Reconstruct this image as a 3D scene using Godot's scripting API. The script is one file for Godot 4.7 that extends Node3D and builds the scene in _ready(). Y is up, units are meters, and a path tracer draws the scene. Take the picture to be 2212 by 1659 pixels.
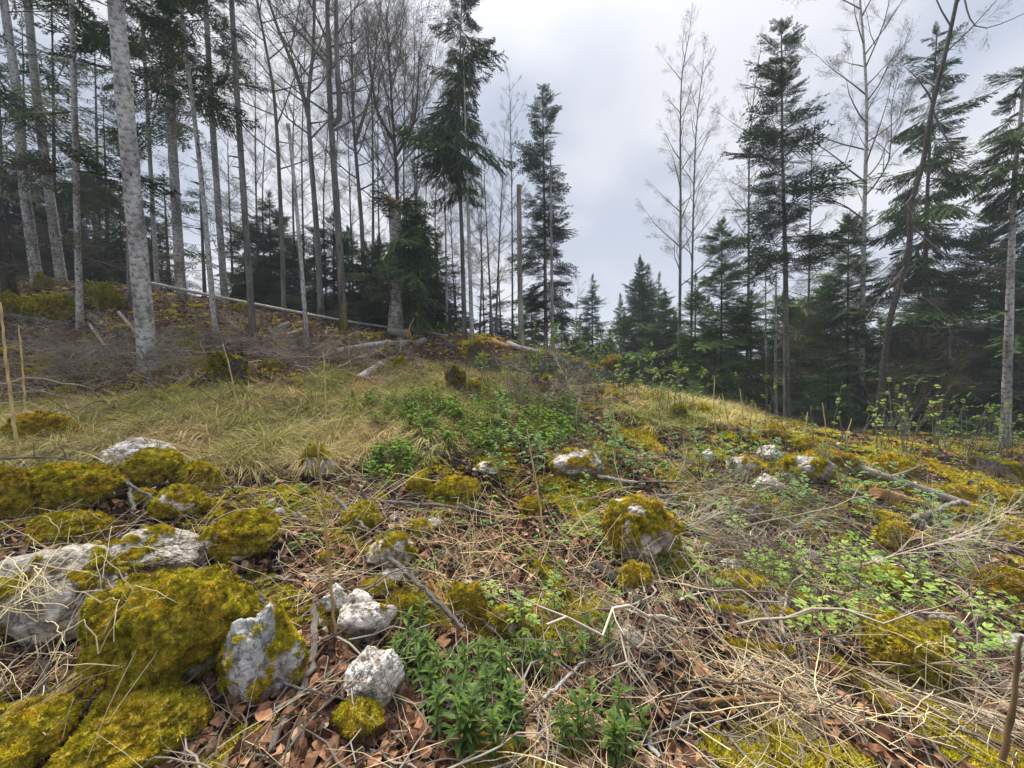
extends Node3D
# A mossy, rocky forest clearing on a hillside under an overcast spring sky.
# Pixel pairs below are places read off the photograph on a 2212 x 1659 grid; they are turned into points on the terrain or at a given distance.

const FOCAL := 831.0
const MID := Vector2(1106.0, 829.5)
const PITCH := 0.0705
const EYE := Vector3(0, 1.6, 0)

var rng := RandomNumberGenerator.new()
var taken := {}
var mats := {}
var shapes := {}
var fine := PackedFloat32Array()          # terrain heights over (slope, log distance)
const FU := 130
const FV := 101
var bump_a := FastNoiseLite.new()
var bump_b := FastNoiseLite.new()
var patch := FastNoiseLite.new()
var rocky := FastNoiseLite.new()
var cracky := FastNoiseLite.new()


func _ready() -> void:
	rng.seed = 20240
	var c := Camera3D.new()
	c.name = "camera"
	c.fov = rad_to_deg(2.0 * atan(MID.y / FOCAL))
	c.near = 0.05
	c.far = 3000.0
	c.position = EYE
	c.rotation.x = -PITCH
	add_child(c)
	c.current = true
	var w := WorldEnvironment.new()
	w.name = "world_environment"
	var e := Environment.new()
	e.background_mode = Environment.BG_SKY
	e.sky = Sky.new()
	var sm := PanoramaSkyMaterial.new()
	sm.panorama = overcast()
	e.sky.sky_material = sm
	e.tonemap_mode = Environment.TONE_MAPPER_LINEAR
	e.tonemap_exposure = 6.6
	e.sdfgi_enabled = true
	e.ssao_enabled = true
	e.ssil_enabled = true
	e.fog_enabled = true
	e.fog_density = 0.0022
	e.fog_light_color = Color(0.86, 0.9, 0.96)
	w.environment = e
	add_child(w)
	var sun := DirectionalLight3D.new()
	sun.name = "sun"
	sun.light_energy = 0.5
	sun.light_color = Color(1.0, 0.96, 0.9)
	sun.light_angular_distance = 30.0
	sun.shadow_enabled = true
	sun.rotation_degrees = Vector3(-58, 206, 0)     # from ahead and to the left, high behind the cloud
	add_child(sun)

	noises()
	terrain_table()
	materials()
	ground()
	trees()
	timber()
	rocks()
	plants()
	cover()


func overcast() -> ImageTexture:
	var n := FastNoiseLite.new()
	n.seed = 7
	n.noise_type = FastNoiseLite.TYPE_SIMPLEX_SMOOTH
	n.frequency = 0.9
	n.fractal_octaves = 5
	n.fractal_gain = 0.45
	var wide := 640
	var im := Image.create_empty(wide, wide / 2, false, Image.FORMAT_RGBF)
	for y in wide / 2:
		var up := (0.5 - (y + 0.5) / (wide / 2.0)) * PI
		for x in wide:
			var az := ((x + 0.5) / wide - 0.5) * TAU
			var d := Vector3(sin(az) * cos(up), sin(up), -cos(az) * cos(up))
			var h := maxf(d.y, 0.0)
			var q := d / (h + 0.45)                  # a flat layer of cloud
			var k := n.get_noise_3d(q.x * 1.3, q.y * 0.7, q.z * 1.3)
			k = clampf(0.5 + k * 0.95, 0.0, 1.0)
			var col := Color(0.43, 0.485, 0.6).lerp(Color(0.7, 0.715, 0.77), smoothstep(0.3, 0.8, k))
			col = col.lerp(Color(0.7, 0.715, 0.76), exp(-h * 5.0) * 0.6)
			var lift := 0.187 * (1.0 + 0.9 * smoothstep(0.5, 1.0, h))
			if d.y < 0.0:
				col = col.lerp(Color(0.3, 0.3, 0.27), smoothstep(0.0, 0.2, -d.y))
			im.set_pixel(x, y, Color(col.r * lift, col.g * lift, col.b * lift))
	return ImageTexture.create_from_image(im)


func noises() -> void:
	bump_a.seed = 11
	bump_a.frequency = 0.33
	bump_a.fractal_octaves = 2
	bump_b.seed = 12
	bump_b.frequency = 1.3
	bump_b.fractal_octaves = 3
	patch.seed = 13
	patch.frequency = 0.55
	patch.fractal_octaves = 3
	rocky.seed = 14
	rocky.noise_type = FastNoiseLite.TYPE_SIMPLEX
	rocky.frequency = 1.0
	rocky.fractal_octaves = 4
	cracky.seed = 15
	cracky.noise_type = FastNoiseLite.TYPE_CELLULAR
	cracky.cellular_return_type = FastNoiseLite.RETURN_DISTANCE2_SUB
	cracky.cellular_jitter = 1.0
	cracky.frequency = 2.6
	cracky.fractal_type = FastNoiseLite.FRACTAL_NONE
	cracky.domain_warp_enabled = true
	cracky.domain_warp_amplitude = 0.25
	cracky.domain_warp_frequency = 1.5


# ---------------------------------------------------------------- where things are

func look(q: Vector2) -> Vector3:      # direction through a place of the picture, one unit ahead
	var a := (q.x - MID.x) / FOCAL
	var b := (q.y - MID.y) / FOCAL
	var v := Vector3(a, -sin(PITCH) - b * cos(PITCH), -cos(PITCH) + b * sin(PITCH))
	return v / -v.z


func at(q: Vector2, d: float) -> Vector3:
	return EYE + look(q) * d


func seen_at(p: Vector3) -> Vector2:
	var v := p - EYE
	var f := -v.z * cos(PITCH) - v.y * sin(PITCH)
	var u := v.y * cos(PITCH) - v.z * sin(PITCH)
	if f < 0.05:
		return Vector2(-9999, 9999)
	# up is (0, cos, -sin), ahead is (0, -sin, -cos)
	return MID + Vector2(v.x, -u) / f * FOCAL


func hermite(xs: Array, ys: Array, x: float) -> float:
	var n := xs.size()
	if x <= xs[0]:
		return ys[0]
	if x >= xs[n - 1]:
		return ys[n - 1]
	var i := 0
	while x > xs[i + 1]:
		i += 1
	var h: float = xs[i + 1] - xs[i]
	var s: float = (ys[i + 1] - ys[i]) / h
	var m0: float = s if i == 0 else 0.5 * (s + (ys[i] - ys[i - 1]) / (xs[i] - xs[i - 1]))
	var m1: float = s if i == n - 2 else 0.5 * (s + (ys[i + 2] - ys[i + 1]) / (xs[i + 2] - xs[i + 1]))
	var t: float = (x - xs[i]) / h
	return ys[i] * (1 + 2 * t) * (1 - t) * (1 - t) + h * m0 * t * (1 - t) * (1 - t) + ys[i + 1] * t * t * (3 - 2 * t) + h * m1 * t * t * (t - 1)


func terrain_table() -> void:
	var ds := [1.35, 1.9, 2.6, 3.6, 4.8, 6.5, 9.0, 12.0, 15.0, 20.0, 30.0, 60.0, 150.0]
	var cols := [-350, 0, 320, 660, 1000, 1250, 1500, 1750, 2000, 2212, 2600]
	var rows := [
		[1570, 1290, 1095, 955, 880, 770, 630, 575, 555, 550, 570, 640, 720],
		[1600, 1330, 1130, 985, 905, 800, 660, 610, 595, 592, 610, 680, 760],
		[1640, 1380, 1170, 1010, 905, 803, 705, 643, 622, 628, 660, 740, 800],
		[1660, 1400, 1190, 1035, 925, 830, 750, 695, 682, 697, 740, 800, 830],
		[1700, 1440, 1225, 1060, 945, 850, 775, 730, 722, 745, 800, 880, 890],
		[1710, 1450, 1240, 1080, 965, 870, 805, 780, 788, 820, 870, 910, 910],
		[1720, 1465, 1260, 1105, 990, 905, 868, 878, 888, 900, 920, 930, 920],
		[1740, 1485, 1285, 1130, 1015, 945, 922, 918, 918, 925, 940, 945, 930],
		[1750, 1500, 1305, 1150, 1045, 972, 948, 934, 928, 930, 940, 945, 930],
		[1760, 1515, 1320, 1170, 1075, 1000, 962, 946, 936, 935, 940, 945, 930],
		[1780, 1540, 1340, 1190, 1095, 1020, 980, 960, 950, 945, 945, 945, 930]]
	var slopes := []
	var logs := []
	for k in cols:
		slopes.append((k - MID.x) / FOCAL)
	for d in ds:
		logs.append(log(d))
	var heights := []
	for i in cols.size():
		var line := []
		for j in ds.size():
			line.append(look(Vector2(cols[i], rows[i][j])).y * ds[j])
		heights.append(line)
	fine.resize(FU * FV)
	for u in FU:
		var l := lerpf(log(1.35), log(150.0), u / float(FU - 1))
		var across := []
		for i in cols.size():
			across.append(hermite(logs, heights[i], l))
		for v in FV:
			fine[u * FV + v] = hermite(slopes, across, lerpf(-2.0, 2.0, v / float(FV - 1)))


func plain_ground(x: float, z: float) -> float:
	var d := maxf(-z, 1.35)
	var u := clampf((log(d) - log(1.35)) / (log(150.0) - log(1.35)) * (FU - 1), 0, FU - 1.001)
	var v := clampf((clampf(x / d, -1.99, 1.99) + 2.0) / 4.0 * (FV - 1), 0, FV - 1.001)
	var i := int(u)
	var j := int(v)
	var a := lerpf(fine[i * FV + j], fine[i * FV + j + 1], v - j)
	var b := lerpf(fine[(i + 1) * FV + j], fine[(i + 1) * FV + j + 1], v - j)
	return EYE.y + lerpf(a, b, u - i)


func ground_y(x: float, z: float) -> float:
	return plain_ground(x, z) + bump_a.get_noise_2d(x, z) * 0.16 + bump_b.get_noise_2d(x, z) * 0.075


func on_ground(x: float, z: float) -> Vector3:
	return Vector3(x, ground_y(x, z), z)


func hit(q: Vector2) -> Vector3:        # the ground that is seen at that place
	var v := look(q)
	var d := 0.9
	var last := d
	while d < 45.0:
		var p := EYE + v * d
		if p.y < ground_y(p.x, p.z):
			for k in 14:
				var m := (last + d) / 2
				p = EYE + v * m
				if p.y < ground_y(p.x, p.z):
					d = m
				else:
					last = m
			p = EYE + v * d
			return on_ground(p.x, p.z)
		last = d
		d *= 1.015
	var q2 := EYE + v * 14.0
	return on_ground(q2.x, q2.z)


var stones := []                      # middle and half sizes of every rock laid so far

func top_y(x: float, z: float) -> float:      # the ground, or the back of a rock that lies on it
	var y := ground_y(x, z)
	for s in stones:
		var c: Vector3 = s[0]
		var r: Vector3 = s[1]
		var a := (x - c.x) / r.x
		var b := (z - c.z) / r.z
		var k := 1.0 - a * a - b * b
		if k > 0.0:
			y = maxf(y, c.y + r.y * sqrt(k) * 0.97)
	return y


func hit_top(q: Vector2) -> Vector3:
	var far := hit(q)
	var v := look(q)
	var d := 0.8
	while d < -far.z:
		var p := EYE + v * d
		if p.y < top_y(p.x, p.z):
			return Vector3(p.x, top_y(p.x, p.z), p.z)
		d *= 1.01
	return far


func slope_at(p: Vector3) -> Vector3:
	var e := 0.06
	return Vector3(ground_y(p.x - e, p.z) - ground_y(p.x + e, p.z), 2 * e, ground_y(p.x, p.z - e) - ground_y(p.x, p.z + e)).normalized()


# ---------------------------------------------------------------- nodes

func numbered(called: String) -> String:
	var k: int = taken.get(called, 0)
	taken[called] = k + 1
	return called if k == 0 else "%s_%03d" % [called, k]


func tag(o: Node3D, label: String, category: String, group := "", kind := "") -> Node3D:
	if label:
		o.set_meta("label", label)
	if category:
		o.set_meta("category", category)
	if group:
		o.set_meta("group", group)
	if kind:
		o.set_meta("kind", kind)
	return o


func thing(called: String, label: String, category: String, where := Vector3.ZERO, group := "") -> Node3D:
	var o := Node3D.new()
	o.name = numbered(called)
	add_child(o)
	o.position = where
	return tag(o, label, category, group)


func part(called: String, m: Mesh, mat: Material, parent: Node3D = null) -> MeshInstance3D:
	var o := MeshInstance3D.new()
	o.mesh = m
	o.material_override = mat
	if parent:
		o.name = called
		parent.add_child(o, true)
	else:
		o.name = numbered(called)
		add_child(o)
	return o


func many(called: String, m: Mesh, mat: Material, places: Array, tints: PackedColorArray, parent: Node3D = null) -> MultiMeshInstance3D:
	var mm := MultiMesh.new()
	mm.transform_format = MultiMesh.TRANSFORM_3D
	mm.use_colors = true
	mm.mesh = m
	mm.instance_count = places.size()
	for i in places.size():
		mm.set_instance_transform(i, places[i])
		mm.set_instance_color(i, tints[i])
	var o := MultiMeshInstance3D.new()
	o.multimesh = mm
	o.material_override = mat
	o.set_meta("kind", "stuff")
	if parent:
		o.name = called
		parent.add_child(o, true)
	else:
		o.name = numbered(called)
		add_child(o)
	return o


func again(o: Node3D, where: Vector3, turn: float, size := 1.0, label := "", group := "") -> Node3D:
	var r: Node3D = o.duplicate()
	var base := str(o.name)
	if base.length() > 4 and base[base.length() - 4] == "_" and base.right(3).is_valid_int():
		base = base.left(base.length() - 4)
	r.name = numbered(base)
	add_child(r)
	r.position = where
	r.rotation = Vector3(0, turn, 0)
	r.scale = Vector3.ONE * size
	if label:
		r.set_meta("label", label)
	if group:
		r.set_meta("group", group)
	return r


class Geo:
	var v := PackedVector3Array()
	var n := PackedVector3Array()
	var t := PackedVector2Array()
	var c := PackedColorArray()
	var idx := PackedInt32Array()

	func tri(a: Vector3, b: Vector3, d: Vector3, col := Color.WHITE) -> void:
		var k := v.size()
		v.append(a); v.append(b); v.append(d)
		c.append(col); c.append(col); c.append(col)
		idx.append(k); idx.append(k + 1); idx.append(k + 2)

	func quad(a: Vector3, b: Vector3, d: Vector3, e: Vector3, col := Color.WHITE) -> void:
		var k := v.size()
		v.append(a); v.append(b); v.append(d); v.append(e)
		c.append(col); c.append(col); c.append(col); c.append(col)
		idx.append(k); idx.append(k + 1); idx.append(k + 2)
		idx.append(k); idx.append(k + 2); idx.append(k + 3)

	func tube(path: PackedVector3Array, radii: PackedFloat32Array, sides: int, tints := PackedColorArray(), around := 1.0, along := 1.0, rough := 0.0, noise: FastNoiseLite = null, capped := false) -> void:
		var first := v.size()
		var rings := path.size()
		var u := Vector3.ZERO
		var run := 0.0
		for i in rings:
			var ahead := (path[mini(i + 1, rings - 1)] - path[maxi(i - 1, 0)]).normalized()
			if i == 0:
				u = ahead.cross(Vector3(0.31, 0.2, 0.93)).normalized()
			else:
				run += path[i].distance_to(path[i - 1])
				u = (u - ahead * u.dot(ahead)).normalized()
			var w := ahead.cross(u)
			var tint := tints[i] if tints.size() > i else Color.WHITE
			for j in sides + 1:
				var a := TAU * j / sides
				var out := u * cos(a) + w * sin(a)
				var r := radii[i]
				if noise:
					var o2 := out * 2.0 + path[i] * 1.7
					r *= 1.0 + rough * noise.get_noise_3d(o2.x, o2.y, o2.z)
				v.append(path[i] + out * r)
				n.append(out)
				t.append(Vector2(around * j / sides, run * along))
				c.append(tint)
		for i in rings - 1:
			for j in sides:
				var a := first + i * (sides + 1) + j
				var b := a + sides + 1
				idx.append(a); idx.append(b); idx.append(a + 1)
				idx.append(a + 1); idx.append(b); idx.append(b + 1)
		if capped:
			for end in 2:
				var i: int = 0 if end == 0 else rings - 1
				var ahead: Vector3 = (path[0] - path[1]).normalized() if end == 0 else (path[rings - 1] - path[rings - 2]).normalized()
				var mid := v.size()
				v.append(path[i]); n.append(ahead); t.append(Vector2(0.5, 0.5)); c.append(tints[i] if tints.size() > i else Color.WHITE)
				for j in sides + 1:
					v.append(v[first + i * (sides + 1) + j]); n.append(ahead); t.append(Vector2(0.5 + 0.5 * cos(TAU * j / sides), 0.5)); c.append(c[mid])
				for j in sides:
					if end == 0:
						idx.append(mid); idx.append(mid + 1 + j); idx.append(mid + 2 + j)
					else:
						idx.append(mid); idx.append(mid + 2 + j); idx.append(mid + 1 + j)

	func mesh() -> ArrayMesh:
		var a := []
		a.resize(Mesh.ARRAY_MAX)
		a[Mesh.ARRAY_VERTEX] = v
		if n.size() == v.size():
			a[Mesh.ARRAY_NORMAL] = n
		if t.size() == v.size():
			a[Mesh.ARRAY_TEX_UV] = t
		if c.size() == v.size():
			a[Mesh.ARRAY_COLOR] = c
		a[Mesh.ARRAY_INDEX] = idx
		var m := ArrayMesh.new()
		m.add_surface_from_arrays(Mesh.PRIMITIVE_TRIANGLES, a)
		return m

	func smooth() -> ArrayMesh:        # rounded normals from shared corners
		n.resize(v.size())
		n.fill(Vector3.ZERO)
		for k in range(0, idx.size(), 3):
			var a := idx[k]
			var b := idx[k + 1]
			var d := idx[k + 2]
			var f := (v[d] - v[a]).cross(v[b] - v[a])
			n[a] += f
			n[b] += f
			n[d] += f
		var met := {}
		for k in n.size():                # corners that meet share a normal
			var key := Vector3i(v[k] * 20000.0)
			met[key] = (met[key] as Vector3) + n[k] if met.has(key) else n[k]
		for k in n.size():
			n[k] = (met[Vector3i(v[k] * 20000.0)] as Vector3).normalized()
		return mesh()


# ---------------------------------------------------------------- materials

func grain(s: int, freq: float, octaves: int, stops: Array, cols: Array, type := FastNoiseLite.TYPE_SIMPLEX_SMOOTH, size := 512) -> NoiseTexture2D:
	var n := FastNoiseLite.new()
	n.seed = s
	n.noise_type = type
	n.frequency = freq
	n.fractal_octaves = octaves
	n.fractal_gain = 0.6
	var g := Gradient.new()
	g.offsets = PackedFloat32Array(stops)
	var pc := PackedColorArray()
	for k in cols:
		pc.append((k as Color).linear_to_srgb())
	g.colors = pc
	var t := NoiseTexture2D.new()
	t.width = size
	t.height = size
	t.seamless = true
	t.noise = n
	t.color_ramp = g
	return t


func grey(x: float, warm := 0.0) -> Color:
	return Color(x * (1 + warm), x, x * (1 - warm))


func surface(called: String, rough := 0.9, tex: Texture2D = null, relief: Texture2D = null, deep := 1.0, scale := Vector3.ONE, tri := false) -> StandardMaterial3D:
	var m := StandardMaterial3D.new()
	m.resource_name = called
	m.roughness = rough
	m.metallic_specular = 0.3
	m.vertex_color_use_as_albedo = true
	m.cull_mode = BaseMaterial3D.CULL_DISABLED
	if tex:
		m.albedo_texture = tex
	if relief:
		m.heightmap_enabled = true
		m.heightmap_texture = relief
		m.heightmap_scale = deep
	m.uv1_scale = scale
	m.uv1_triplanar = tri
	mats[called] = m
	return m


func materials() -> void:
	var bw := [grey(0.0), grey(1.0)]
	var bark := grain(21, 0.007, 6, [0.0, 0.3, 0.38, 0.55, 0.75, 1.0], [grey(0.12), grey(0.24, 0.03), grey(0.38, 0.04), grey(0.44, 0.03), grey(0.5), grey(0.6)])
	var bark_h := grain(22, 0.02, 5, [0.0, 1.0], bw)
	surface("bark_pale", 0.9, bark, bark_h, 0.5, Vector3(1, 1.5, 1))
	var bd := grain(23, 0.016, 5, [0.0, 0.35, 0.55, 0.8, 1.0], [grey(0.03, 0.1), grey(0.075, 0.12), grey(0.13, 0.1), grey(0.2, 0.05), grey(0.3)])
	surface("bark_dark", 0.95, bd, bark_h, 1.2, Vector3(2, 0.6, 1)).albedo_color = Color(0.6, 0.6, 0.6).linear_to_srgb()
	var bs := grain(24, 0.014, 5, [0.0, 0.3, 0.5, 0.75, 1.0], [grey(0.1, 0.08), grey(0.24, 0.05), grey(0.36, 0.05), grey(0.46, 0.04), grey(0.6)])
	surface("bark_mid", 0.92, bs, bark_h, 0.8, Vector3(1.5, 0.8, 1)).albedo_color = Color(0.55, 0.54, 0.52).linear_to_srgb()
	var wd := grain(25, 0.02, 4, [0.0, 0.4, 0.7, 1.0], [grey(0.12, 0.15), grey(0.27, 0.14), grey(0.42, 0.1), grey(0.55, 0.08)])
	surface("grey_wood", 0.9, wd, bark_h, 1.2, Vector3(5, 0.5, 1))
	var fresh := grain(26, 0.02, 4, [0.0, 0.5, 1.0], [Color(0.35, 0.15, 0.05), Color(0.6, 0.33, 0.12), Color(0.75, 0.52, 0.27)])
	surface("fresh_wood", 0.85, fresh, bark_h, 1.5, Vector3(4, 0.6, 1))
	var rt := grain(27, 0.011, 6, [0.0, 0.3, 0.48, 0.62, 0.8, 1.0], [grey(0.3, 0.04), grey(0.6, 0.03), grey(0.78, 0.02), grey(0.86, 0.02), grey(0.93, 0.01), grey(1.0)])
	var rh := grain(28, 0.018, 6, [0.0, 1.0], bw)
	surface("limestone", 0.92, rt, rh, 2.2, Vector3(2.4, 2.4, 2.4), true)
	var soil := grain(29, 0.02, 6, [0.0, 0.35, 0.5, 0.65, 0.85, 1.0], [grey(0.2), Color(0.34, 0.31, 0.3), Color(0.55, 0.5, 0.46), Color(0.75, 0.68, 0.6), Color(0.88, 0.8, 0.68), Color(1.0, 0.9, 0.72)])
	surface("soil", 0.97, soil, rh, 3.0, Vector3(1.6, 1.6, 1.6), true)
	surface("moss", 0.95).backlight_enabled = true
	mats.moss.backlight = Color(0.8, 0.8, 0.35)
	surface("needles", 0.75).backlight_enabled = true
	mats.needles.backlight = Color(0.36, 0.4, 0.16)
	surface("leaf", 0.6).backlight_enabled = true
	mats.leaf.backlight = Color(0.5, 0.55, 0.2)
	surface("dead_leaf", 0.75).backlight_enabled = true
	mats.dead_leaf.backlight = Color(0.25, 0.18, 0.1)
	surface("straw", 0.7)
	surface("twig", 0.92)
	for k in ["moss", "needles", "leaf", "dead_leaf", "straw", "twig"]:
		mats[k].metallic_specular = 0.15


# ---------------------------------------------------------------- ground

func grass_share(q: Vector2) -> float:
	return maxf(maxf(el(q, 520, 925, 560, 95), el(q, 880, 860, 300, 85)), maxf(0.35 * el(q, 1480, 880, 260, 50), 0.7 * el(q, 80, 960, 300, 90)))


func el(q: Vector2, x: float, y: float, rx: float, ry: float) -> float:
	var a := (q.x - x) / rx
	var b := (q.y - y) / ry
	return maxf(0.0, 1.0 - a * a - b * b)


func ground() -> void:
	var g := Geo.new()
	var n := 380
	var xs := PackedFloat32Array()
	var zs := PackedFloat32Array()
	for i in n + 1:
		var u := i / float(n) * 2 - 1
		xs.append(7.5 * u + signf(u) * 620.0 * pow(absf(u), 7.0))
		var k := i / float(n)
		zs.append(3.0 - 18.0 * k - 700.0 * pow(k, 9.0))
	for j in n + 1:
		for i in n + 1:
			var p := on_ground(xs[i], zs[j])
			g.v.append(p)
			var q := seen_at(p)
			var col := Color(0.05, 0.032, 0.021)
			var k := patch.get_noise_2d(p.x * 2.0, p.z * 2.0)
			col = col.lerp(Color(0.2, 0.16, 0.03), smoothstep(0.1, 0.35, k) * (0.4 if p.z > -7.0 or p.x > 1.0 else 0.1))
			col = col.lerp(Color(0.3, 0.24, 0.1), clampf(grass_share(q) * 2.5, 0, 1) * 0.8)
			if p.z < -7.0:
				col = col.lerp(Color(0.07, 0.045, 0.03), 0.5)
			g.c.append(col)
	for j in n:
		for i in n:
			var a := j * (n + 1) + i
			var b := a + n + 1
			g.idx.append(a); g.idx.append(b); g.idx.append(a + 1)
			g.idx.append(a + 1); g.idx.append(b); g.idx.append(b + 1)
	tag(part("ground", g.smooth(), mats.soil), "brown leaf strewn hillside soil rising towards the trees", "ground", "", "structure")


# ---------------------------------------------------------------- trees

func bend(a: Vector3, spread: float) -> Vector3:
	return (a + Vector3(rng.randfn(), rng.randfn(), rng.randfn()) * spread).normalized()


func needle_run(g: Geo, p: Vector3, q: Vector3, up: Vector3, long: float, step: float) -> void:
	var ahead := q - p
	var n := maxi(1, int(ahead.length() / step))
	var dir := ahead.normalized()
	var side := dir.cross(up).normalized()
	for i in n:
		var a := p + ahead * (i / float(n))
		var b := p + ahead * ((i + 1.25) / float(n))
		var col := Color.WHITE * (rng.randf_range(0.65, 1.0) + 0.25 * i / float(n))
		for s in [-1.0, 1.0]:
			var tip: Vector3 = (a + b) / 2 + dir * long * rng.randf_range(0.3, 0.8) + side * s * long * rng.randf_range(0.6, 1.1) + up * long * rng.randf_range(-0.25, 0.5)
			g.tri(a, tip, b, col * 0.8)


func fir_branch(sag: float, hang: float, thin := 1.0) -> ArrayMesh:
	var g := Geo.new()
	var wood := Color(0.7, 0.6, 0.55)
	var axis := PackedVector3Array()
	var radii := PackedFloat32Array()
	var tints := PackedColorArray()
	var sway := rng.randf_range(-0.1, 0.1)
	for i in 8:
		var x := i / 7.0
		axis.append(Vector3(x, -sag * pow(x, 1.5) + 0.12 * x * x, sway * x * x))
		radii.append(lerpf(0.011, 0.002, x))
		tints.append(wood)
	var holder := Geo.new()
	holder.tube(axis, radii, 3)
	for k in range(0, holder.idx.size(), 3):
		g.tri(holder.v[holder.idx[k]], holder.v[holder.idx[k + 1]], holder.v[holder.idx[k + 2]], wood)
	var up := Vector3.UP
	needle_run(g, axis[3], axis[7], up, 0.024, 0.018)
	var pairs := 10
	for k in pairs:
		var x := 0.16 + 0.8 * k / float(pairs - 1) + rng.randf_range(-0.02, 0.02)
		for s in [-1.0, 1.0]:
			if rng.randf() > 0.9 * thin:
				continue
			var f := x * 7.0
			var i := mini(int(f), 6)
			var root := axis[i].lerp(axis[i + 1], f - i)
			var long := (0.46 * pow(1.0 - x, 0.8) + 0.09) * rng.randf_range(0.7, 1.15)
			var dir := Vector3(rng.randf_range(0.6, 1.1), rng.randf_range(-0.25, 0.35) - hang * 0.35, s * rng.randf_range(0.55, 0.95)).normalized()
			var end := root + dir * long + Vector3(0, -long * (0.12 + hang * 0.3), 0)
			needle_run(g, root + dir * 0.03, end, up, 0.023, 0.016)
			var m := maxi(1, int(long / 0.075))
			for j in m:
				var y := (j + 0.7) / (m + 0.4)
				var q := root.lerp(end, y)
				for s2 in [-1.0, 1.0]:
					if rng.randf() > 0.7 * thin:
						continue
					var l2 := long * (0.42 * (1.0 - y) + 0.16) * rng.randf_range(0.7, 1.2)
					var d2: Vector3 = (dir + dir.cross(up).normalized() * s2 * 0.9 + Vector3(0, -hang * rng.randf_range(0.7, 2.2), 0)).normalized()
					if hang > 0.5:
						l2 *= 1.5
					needle_run(g, q, q + d2 * l2, up if hang < 0.5 else dir, 0.021, 0.016)
	return g.mesh()


func bare_spray(n_side: int, leafy: float) -> ArrayMesh:     # a fine leafless branch end, one unit long
	var g := Geo.new()
	bare_arm(g, Vector3.ZERO, Vector3.RIGHT, 1.0, 0.006, 0, n_side, leafy)
	g.n.clear()
	return g.mesh()


func bare_arm(g: Geo, p: Vector3, dir: Vector3, long: float, r: float, level: int, n_side: int, leafy: float) -> void:
	var path := PackedVector3Array()
	var radii := PackedFloat32Array()
	var steps := 5 if level == 0 else 3
	var q := p
	var d := dir
	for i in steps + 1:
		path.append(q)
		radii.append(lerpf(r, r * 0.35, i / float(steps)))
		d = (d + Vector3(rng.randfn(), rng.randfn(), rng.randfn()) * 0.1 + Vector3.UP * 0.04).normalized()
		q += d * long / steps
	var first := g.v.size()
	g.tube(path, radii, 3)
	g.n.clear()
	g.t.clear()
	if leafy > 0.0 and level > 0:
		for i in steps:
			if rng.randf() < leafy:
				var o := path[i + 1]
				var a := Vector3(rng.randfn(), rng.randfn() - 0.3, rng.randfn()).normalized() * 0.035
				var b := a.cross(Vector3(rng.randfn(), rng.randfn(), rng.randfn())).normalized() * 0.012
				g.quad(o, o + a * 0.5 + b, o + a, o + a * 0.5 - b, Color(1.0, 1.0, 0.0))
	if level >= 2:
		return
	var n := n_side if level == 0 else int(n_side * 0.55 * long / 0.5)
	for k in n:
		var x := 0.18 + 0.8 * (k + rng.randf()) / n
		var i := mini(int(x * steps), steps - 1)
		var o := path[i].lerp(path[i + 1], x * steps - i)
		var ahead := (path[i + 1] - path[i]).normalized()
		var side := ahead.cross(bend(Vector3.UP, 0.9)).normalized() * (1.0 if k % 2 == 0 else -1.0)
		bare_arm(g, o, (ahead * 0.8 + side * rng.randf_range(0.45, 0.8) + Vector3.UP * 0.12).normalized(), long * (0.5 * (1.0 - x) + 0.16) * rng.randf_range(0.7, 1.2), r * 0.5, level + 1, n_side, leafy)


func shape_kit() -> void:
	shapes.fir = []
	shapes.spruce = []
	shapes.sparse = []
	shapes.bare = []
	shapes.budding = []
	var sg := Geo.new()
	sg.tube(PackedVector3Array([Vector3.ZERO, Vector3(0.7, 0.02, 0), Vector3(1, 0.05, 0.03)]), PackedFloat32Array([0.09, 0.06, 0.03]), 5)
	shapes.stub = sg.mesh()
	for k in 5:
		shapes.fir.append(fir_branch(rng.randf_range(0.05, 0.2), 0.05))
		shapes.spruce.append(fir_branch(rng.randf_range(0.25, 0.4), 0.75))
		shapes.sparse.append(fir_branch(rng.randf_range(0.1, 0.3), 0.25, 0.72))
		shapes.bare.append(bare_spray(17, 0.12 if k < 2 else 0.0))
	for k in 3:
		shapes.budding.append(bare_spray(10, 1.0))


func stem_path(pts: Array, d: float, extra: float) -> PackedVector3Array:
	var raw := PackedVector3Array()
	var foot := at(pts[0], d)
	foot.y = ground_y(foot.x, foot.z) - 0.06
	raw.append(foot)
	for i in range(1, pts.size()):
		var p := at(pts[i], d)
		if p.y > foot.y + 0.2:
			raw.append(p)
	if extra > 0.0:
		var dir := (raw[raw.size() - 1] - raw[raw.size() - 2]).normalized()
		dir = (dir + Vector3.UP * 0.3).normalized()
		raw.append(raw[raw.size() - 1] + dir * extra)
	return finely(raw, 0.17)


func finely(raw: PackedVector3Array, step: float) -> PackedVector3Array:
	var curve := Curve3D.new()
	curve.bake_interval = step
	for i in raw.size():
		var a := raw[maxi(i - 1, 0)]
		var b := raw[mini(i + 1, raw.size() - 1)]
		var inw := Vector3.ZERO
		var outw := Vector3.ZERO
		if i > 0 and i < raw.size() - 1:
			var dir := (b - a).normalized()
			inw = -dir * raw[i].distance_to(a) * 0.3
			outw = dir * raw[i].distance_to(b) * 0.3
		curve.add_point(raw[i], inw, outw)
	var out := PackedVector3Array()
	var n := maxi(2, int(ceil(curve.get_baked_length() / step)))
	for i in n + 1:
		out.append(curve.sample_baked(curve.get_baked_length() * i / float(n)))
	return out


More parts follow.
